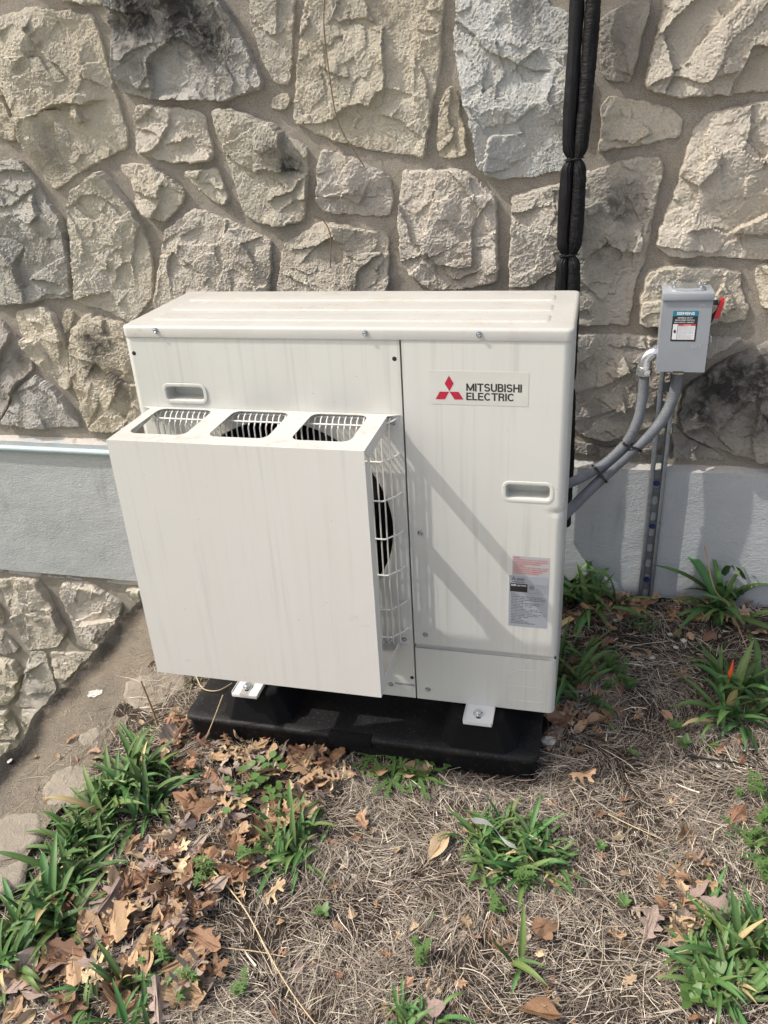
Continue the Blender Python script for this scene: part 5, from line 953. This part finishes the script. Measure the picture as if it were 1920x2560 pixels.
def lily(px, py, nf, rad, h, label, seed, per=(4, 7), lean=(0, 0), hv=.35, ell=1.0):
    r = random.Random(seed); p = gpt(px, py); root = thing('daylily_clump', label, 'plant', tuple(map(float, p)), 'daylily clumps coming up in the bed')
    for k in range(nf):
        rr_ = rad * math.sqrt(r.random()); a = r.uniform(0, 6.28); fx, fy = rr_ * math.cos(a), rr_ * math.sin(a) * ell; fan = r.uniform(0, 6.28); out = math.atan2(fy, fx)
        fz = float(ground_z(p[0] + fx, p[1] + fy) - p[2]); hh = h * r.uniform(1 - hv, 1 + hv * .6) * (1 - .25 * rr_ / max(rad, .01))
        for b in range(r.randint(*per)):
            o = link('blade', r.choice(BLADES), root, local=True); L = hh * r.uniform(.6, 1.12); yaw = fan + (math.pi if b % 2 else 0) + r.gauss(0, .4); tilt = .08 + .13 * b + r.gauss(0, .08) + .22 * rr_ / max(rad, .01)
            o.location = (fx + r.gauss(0, .004), fy + r.gauss(0, .004), fz - .006); o.rotation_mode = 'XYZ'
            M_ = Matrix.Rotation(.30 * (rr_ / max(rad, .01)), 3, Vector((-math.sin(out), math.cos(out), 0))) @ Matrix.Rotation(lean[0], 3, 'Y') @ Matrix.Rotation(lean[1], 3, 'X') @ Matrix.Rotation(yaw, 3, 'Z') @ Matrix.Rotation(tilt, 3, 'Y')
            o.rotation_euler = M_.to_euler(); wsc = r.uniform(.85, 1.25) * (.75 + .045 / max(L, .05) * .55); o.scale = (L, L * wsc, L)
            g_ = r.uniform(.75, 1.25); o.color = ((.070 * g_ * r.uniform(.8, 1.5), .150 * g_, .044 * g_, 1) if r.random() > .03 else (.42 * g_, .33 * g_, .17 * g_, 1))
    return root
lily(1475, 1494, 13, .085, 0.251, 'daylily clump with bright weeds in it, between the unit and the steel strut', 11)
lily(1840, 1508, 13, .085, 0.260, 'sparse daylily clump right of the steel strut with a bent dry stem', 12, hv=.4)
lily(1835, 1755, 15, .080, 0.214, 'daylily clump with a small orange tip, right of the unit on the thatch', 13)
lily(1440, 1695, 9, .055, 0.195, 'dark daylily clump close against the right side of the unit', 14, ell=1.3)
lily(335, 1985, 26, .090, 0.18, 'dense daylily clump beside the curb and the leaf pile', 15, ell=1.2)
lily(205, 2140, 19, .075, 0.17, 'daylily clump leaning over the curb below the dense clump', 16, ell=1.2)
lily(75, 2340, 27, .085, 0.185, 'tall daylily clump overhanging the low end of the curb', 17, ell=1.3)
lily(735, 2110, 19, .062, 0.135, 'compact daylily clump in front of the middle of the pad', 18)
lily(1275, 2130, 44, .100, 0.125, 'big daylily clump holding a white plant tag', 19, ell=.8)
lily(1850, 2390, 38, .092, 0.13, 'big daylily clump beside the small heap of dry leaves', 20)
lily(1925, 2120, 10, .05, 0.112, 'daylily clump in bright weeds right of the white-tagged clump', 21)
lily(1020, 2600, 13, .055, 0.112, 'daylily clump half out of view below the flat grey leaf', 22)
lily(300, 2525, 15, .09, 0.121, 'loose daylily clump growing through big brown leaves', 23, per=(3, 5))
lily(1285, 2390, 2, .02, 0.158, 'lone daylily shoot with two long narrow blades', 24, per=(2, 3), hv=.1)
lily(1665, 2150, 1, .01, 0.051, 'tiny daylily shoot near the small heap of leaves', 25, per=(4, 4))
lily(1070, 2320, 1, .01, 0.047, 'tiny two-bladed daylily shoot on open thatch', 26, per=(2, 3))
lily(1770, 1850, 2, .015, 0.070, 'short daylily shoot below the orange-tipped clump', 27, per=(3, 4))
lily(490, 1705, 2, .02, 0.121, 'daylily blades reaching out from behind the pad', 28, per=(2, 3), lean=(-.5, 0))
lily(1600, 2440, 1, .01, 0.047, 'tiny daylily shoot between two curled leaves', 29, per=(2, 3))

# --- small weeds
def weed_mesh(kind, seed):
    r = random.Random(seed); V = []; F = []
    def leafq(base, yaw, pitch, L, w_, seg=3, rnd=False):
        n = len(V); d = Vector((math.cos(yaw) * math.cos(pitch), math.sin(yaw) * math.cos(pitch), math.sin(pitch))); s_ = Vector((-math.sin(yaw), math.cos(yaw), 0)); up = d.cross(s_) * -1
        for i in range(seg + 1):
            t_ = i / seg; ww = w_ * (math.sqrt(max(0, 1 - (2 * t_ - 1) ** 2)) if rnd else math.sin(math.pi * min(.97, t_ * .8 + .15))) + .0004; c = Vector(base) + d * L * t_ - Vector((0, 0, 1)) * .2 * L * t_ * t_
            V.extend([tuple(c - s_ * ww), tuple(c - Vector((0, 0, .15 * ww))), tuple(c + s_ * ww)])
        F.extend([(n + 3 * i + k, n + 3 * i + k + 1, n + 3 * i + 4 + k, n + 3 * i + 3 + k) for i in range(seg) for k in (0, 1)])
    if kind == 'round':
        for k in range(13):
            a = r.uniform(0, 6.28); d = r.uniform(.004, .042); hz = r.uniform(.008, .03); n0 = len(V); V.extend([(-.0007, 0, 0), (.0007, 0, 0), (d * math.cos(a), d * math.sin(a) + .0006, hz), (d * math.cos(a), d * math.sin(a) - .0006, hz)]); F.append((n0, n0 + 1, n0 + 2, n0 + 3)); leafq((d * math.cos(a), d * math.sin(a), hz), r.uniform(0, 6.28), r.uniform(-.2, .5), r.uniform(.014, .024), r.uniform(.007, .012), 5, True)
    elif kind == 'whorl':
        for st_ in range(5):
            a = r.uniform(0, 6.28); bx, by = r.uniform(-.02, .02), r.uniform(-.02, .02); hgt = r.uniform(.02, .05); n0 = len(V); V.extend([(-.0007, 0, 0), (.0007, 0, 0), (bx + .008 * math.cos(a) + .0006, by + .008 * math.sin(a), hgt), (bx + .008 * math.cos(a) - .0006, by + .008 * math.sin(a), hgt)]); F.append((n0, n0 + 1, n0 + 2, n0 + 3))
            for lv in range(3):
                z = hgt * (lv + 1) / 3; 
                for k in range(6): leafq((bx + lv * .004 * math.cos(a), by + lv * .004 * math.sin(a), z), k * 1.047 + lv * .5, .25, r.uniform(.009, .015), .0018, 2)
    elif kind == 'dandelion':
        for k in range(8):
            a = k * .785 + r.uniform(-.2, .2); L = r.uniform(.05, .09); pt = r.uniform(.15, .5)
            for j in range(6): t_ = j / 6; leafq((L * t_ * math.cos(a) * math.cos(pt), L * t_ * math.sin(a) * math.cos(pt), .004 + L * t_ * math.sin(pt) - .2 * L * t_ * t_), a + (.9 if j % 2 else -.9) * (1 - t_ * .5), .05, .013 * (1 + .4 * t_), .004, 2)
            leafq((0, 0, .004), a, pt, L, .0045, 5)
    else:
        for k in range(6): leafq((0, 0, .006), k * 1.05 + r.uniform(-.2, .2), r.uniform(.2, .9), r.uniform(.018, .032), .006, 4)
    return mesh_data('weed', V, F, M_WEED, True, 0)
WM = {k: [weed_mesh(k, s_) for s_ in (1, 2, 3)] for k in ('round', 'whorl', 'dandelion', 'seedling')}
WL = {'round': 'low weed with round scalloped leaves', 'whorl': 'bright weed with whorls of narrow leaves', 'dandelion': 'rosette of toothed green weed leaves', 'seedling': 'little bright green seedling'}
def weed(px, py, kind, s_=1.0, where=''):
    p = gpt(px, py); r = random.Random(px * 7 + py); o = link('weed', r.choice(WM[kind])); o.location = (p[0], p[1], p[2] + .008); o.rotation_euler = (0, 0, r.uniform(0, 6.28)); o.scale = (s_,) * 3; tag(o, WL[kind] + ' ' + where, 'weed', 'weeds ' + where)
for a in ((625,1975,1.15),(660,1950,1.2),(600,2010,1.0),(690,1990,1.0)): weed(a[0], a[1], 'round', a[2], 'in the leaf pile left of the pad')
for a in ((1465,1440,1.6),(1440,1470,1.5),(1500,1465,1.3)): weed(a[0], a[1], 'whorl', a[2], 'in the lily clump by the strut')
for a in ((1530,1680,1.2),(1560,1720,1.0),(1520,1730,.8),(1790,1565,.7)): weed(a[0], a[1], 'whorl', a[2], 'beside the right end of the unit')
for a in ((1000,1925,1.0),(930,1900,.8),(1045,1945,1.1),(980,1960,.9),(1085,1900,.8)): weed(a[0], a[1], 'dandelion', a[2], 'at the front of the pad')
for a in ((1310,2210,1.0),(1225,2100,1.1),(1240,2270,.9),(1050,2400,.9)): weed(a[0], a[1], 'whorl', a[2], 'around the white-tagged lily clump')
for a in ((520,2200,1.),(620,2150,.9),(510,2215,.8),(400,2410,1.),(600,2490,.8),(480,2480,.9)): weed(a[0], a[1], 'whorl', a[2], 'in the thatch left of centre')
for a in ((1880,2000,1.1),(1908,2060,1.2),(1885,2110,.9),(1915,2200,1.2)): weed(a[0], a[1], 'whorl', a[2], 'along the right edge of the bed')
for a in ((1735,2470,1.5),(1780,2455,1.7),(1725,2510,1.4),(1765,2520,1.4),(1690,1830,1.1),(1710,1870,1.1),(1580,1895,.8),(1560,2270,.9),(810,2290,1.0),(1500,2125,.8)): weed(a[0], a[1], 'seedling', a[2], 'alone on the thatch')
# moss-like patch of tiny weeds near the wall
p = gpt(1610, 1570); r = random.Random(5); mv = MB()
for k in range(160):
    a, d = r.uniform(0, 6.28), .03 * math.sqrt(r.random()); x, y = p[0] + 1.3 * d * math.cos(a), p[1] + d * math.sin(a); z = float(ground_z(x, y)) + .010 + r.random() * .012; b = r.uniform(0, 6.28); q = .0045
    mv.add([(x, y, z - .006), (x + q * math.cos(b), y + q * math.sin(b), z), (x + 1.6 * q * math.cos(b + .5), y + 1.6 * q * math.sin(b + .5), z + .003), (x + q * math.cos(b + 1), y + q * math.sin(b + 1), z)], [(0, 1, 2, 3)])
o = mv.build('moss_patch', M_WEED); tag(o, 'small mossy green patch on the bare soil near the strut', 'moss', kind='stuff')

# --- loose odds and ends
def stalk(name, pix, r, mat, label, cat):
    P = []
    for px, py, h in pix:
        p = gpt(px, py) if h >= 0 else None; d = ray(px, py); q = p + (CAM - p) / np.linalg.norm(CAM - p) * h; P.append(q)
    o = MB().tube([tuple(p) for p in smooth_path(P, 40)], [r * (1.0 - .45 * i / 39) for i in range(40)], 7).build(name, mat); return tag(o, label, cat)
stalk('straw_stalk', [(518,2160,.035),(560,2205,.03),(610,2265,.022),(650,2340,.02),(690,2420,.022),(740,2500,.02),(800,2575,.02)], .0019, M_STALK, 'long pale straw stalk lying across the thatch', 'stalk')
stalk('straw_stalk', [(470,2355,.02),(560,2370,.02),(640,2378,.018),(715,2392,.018)], .0014, M_STALK, 'thin straw stalk lying crosswise near the long stalk', 'stalk')
stalk('straw_stalk', [(1520,2035,.02),(1580,2065,.02),(1660,2100,.02)], .0016, M_STALK, 'straight straw stalk right of the white-tagged lilies', 'stalk')
def hanging(name, pts, r, mat, label, cat):
    o = MB().tube([tuple(p) for p in smooth_path([on(px, py, 1, y) for px, py, y in pts], 60)], r, 7).build(name, mat); return tag(o, label, cat)
g1 = gpt(1868, 1625); k_ = [on(1762, 1365, 1, .50), on(1768, 1400, 1, .485), on(1785, 1480, 1, .44)]
P = [tuple(p) for p in k_] + [tuple(gpt(1815, 1545) + np.array([0, 0, .05])), (g1[0], g1[1], g1[2] + .003)]
o = MB().tube([tuple(p) for p in smooth_path(P, 40)], .0019, 7).build('bent_twig', M_STEM); tag(o, 'bent reddish dry stem leaning over the sparse lily clump', 'twig')
b0_ = gpt(395, 1815); o = MB().tube([tuple(p) for p in smooth_path([b0_, on(378, 1765, 1, b0_[1] + .0), on(352, 1702, 1, b0_[1] - .005)], 30)], [.0032 - .0011 * i / 29 for i in range(30)], 8).build('dry_twig', M_STEM); tag(o, 'upright brown twig standing in the dense lily clump', 'twig')
for kk, (pts, lab) in enumerate((([(490,1690,.0),(505,1725,0),(545,1730,0),(580,1708,0)], 'pale dry blade looped over the left end of the pad'), ([(480,1710,0),(470,1750,0),(490,1785,0),(515,1795,0)], 'pale dry blade hanging beside the left end of the pad'), ([(557,1738,0),(530,1810,0),(500,1880,0)], 'straight pale straw leaning on the front of the pad'))):
    P = []
    for px, py, _ in pts: q = on(px, py, 2, PT + .005); P.append(q if kk == 0 else (on(px, py, 1, PY0 - .02) if kk == 2 else on(px, py, 1, .02)))
    o = MB().tube([tuple(p) for p in smooth_path(P, 30)], .0016, 6).build('straw_wisp', M_STALK); tag(o, lab, 'straw')
def vine(pix, label):
    P = [on(px, py, 1, .578) for px, py in pix]; o = MB().tube([tuple(p) for p in smooth_path(P, 60)], .0016, 6).build('dry_vine', M_VINE); tag(o, label, 'vine')
vine([(812,-10),(806,60),(815,130),(826,200),(833,270),(850,330),(880,370),(912,418)], 'long thin dry vine hanging on the big cream stones')
vine([(778,533),(800,542),(818,560),(828,590),(826,640),(826,668)], 'short dark dry vine curling over a stone above the unit')
p = on(1225, 2060, 2, float(gpt(1225, 2060)[2]) + .105); pts = [on(1180, 2052, 1, p[1]), on(1203, 2050, 1, p[1]), on(1228, 2060, 1, p[1] - .005), on(1245, 2085, 1, p[1] - .01), on(1262, 2105, 1, p[1] - .015), on(1290, 2118, 1, p[1] - .02)]
Q = smooth_path(pts, 24); V = []
for i, q in enumerate(Q): a = .5 * math.sin(i * .42); V += [tuple(q + np.array([-.003, -.004, .011]) * (1 + .2 * a)), tuple(q - np.array([-.003, -.004 + .006 * a, .011]))]
V += [(x + .0004, y + .0007, z - .0004) for x, y, z in V]; n_ = 48
F = [(2 * i, 2 * i + 1, 2 * i + 3, 2 * i + 2) for i in range(23)] + [(n_ + 2 * i + 2, n_ + 2 * i + 3, n_ + 2 * i + 1, n_ + 2 * i) for i in range(23)] + [(2 * i, 2 * i + 2, n_ + 2 * i + 2, n_ + 2 * i) for i in range(23)] + [(2 * i + 3, 2 * i + 1, n_ + 2 * i + 1, n_ + 2 * i + 3) for i in range(23)]
o = ob('plant_tag', V, F, M_TAG); tag(o, 'crumpled white plant tag caught on the big lily clump', 'tag')
gp_ = gpt(1825, 1745); q = on(1826, 1682, 1, float(gp_[1]) - .03); mb = MB(); mb.tube([tuple(q + np.array([0, 0, -.014])), tuple(q), tuple(q + np.array([.001, 0, .012])), tuple(q + np.array([.002, 0, .040]))], [.0015, .0062, .0040, .0012], 8); o = mb.build('orange_tip', M_ORANGE); tag(o, 'small orange tip standing among lily blades', 'marker'); MB().tube([tuple(q + np.array([0, 0, -.012])), (float(q[0]), float(q[1]) + .01, float(ground_z(q[0], q[1] + .01)) - .004)], .0012, 6).build('stake', M_ORANGE, o)
def chip(px, py, s_, label, grp=None):
    p = gpt(px, py); bm = bmesh.new(); bmesh.ops.create_icosphere(bm, subdivisions=2, radius=1); r = random.Random(px)
    for v in bm.verts: v.co *= 1 + r.uniform(-.28, .22)
    sc = (s_ * r.uniform(.8, 1.3), s_ * r.uniform(.6, 1), s_ * .5)
    for v in bm.verts: v.co = Vector((v.co.x * sc[0], v.co.y * sc[1], v.co.z * sc[2]))
    me = bpy.data.meshes.new('stone_chip'); bm.to_mesh(me); bm.free(); me.materials.append(M_CHIP); finish(me, True, 25); o = link('stone_chip', me); o.location = (p[0], p[1], p[2] + s_ * .2 + .004); tag(o, label, 'stone', grp)
chip(1372, 1858, .020, 'pale stone chip against the right end of the pad')
for a in ((1708,1605,.009),(1540,1555,.008),(1630,1648,.008),(1675,1590,.007),(1795,1920,.007),(1690,1622,.006)): chip(*a, 'little pale stone chip on the bare soil near the strut', 'pale chips near the strut')
stalk('black_cable', [(1718,1888,.012),(1780,1900,.012),(1830,1905,.012),(1885,1918,.010)], .0028, M_CABLE, 'short length of black drip line half buried in the thatch', 'cable')
rc = random.Random(9)
for (px, py, s_, cl) in ((180,1845,.030,'tan'),(235,1880,.028,'pale'),(345,1860,.026,'russet'),(355,1808,.02,'pale'),(85,1885,.018,'tan'),(145,1890,.02,'tan'),(190,1900,.018,'tan'),(290,1830,.018,'russet'),(375,1875,.016,'pale'),(240,1900,.02,'tan'),(120,2000,.018,'tan')):
    p = on(px, py, 2, -.208); dry_leaf(p[0], p[1], cap_z(p[0], p[1]) + .003, s_ * 1.6, 'oval', cl, 'fragment on the masonry curb', .25, None, rc)
rf = random.Random(31)
for (px, py, s_) in ((1020,1875,.045),(720,1855,.06),(500,1850,.05)):
    p = gpt(px, py)
print('dry leaves', NLEAF)
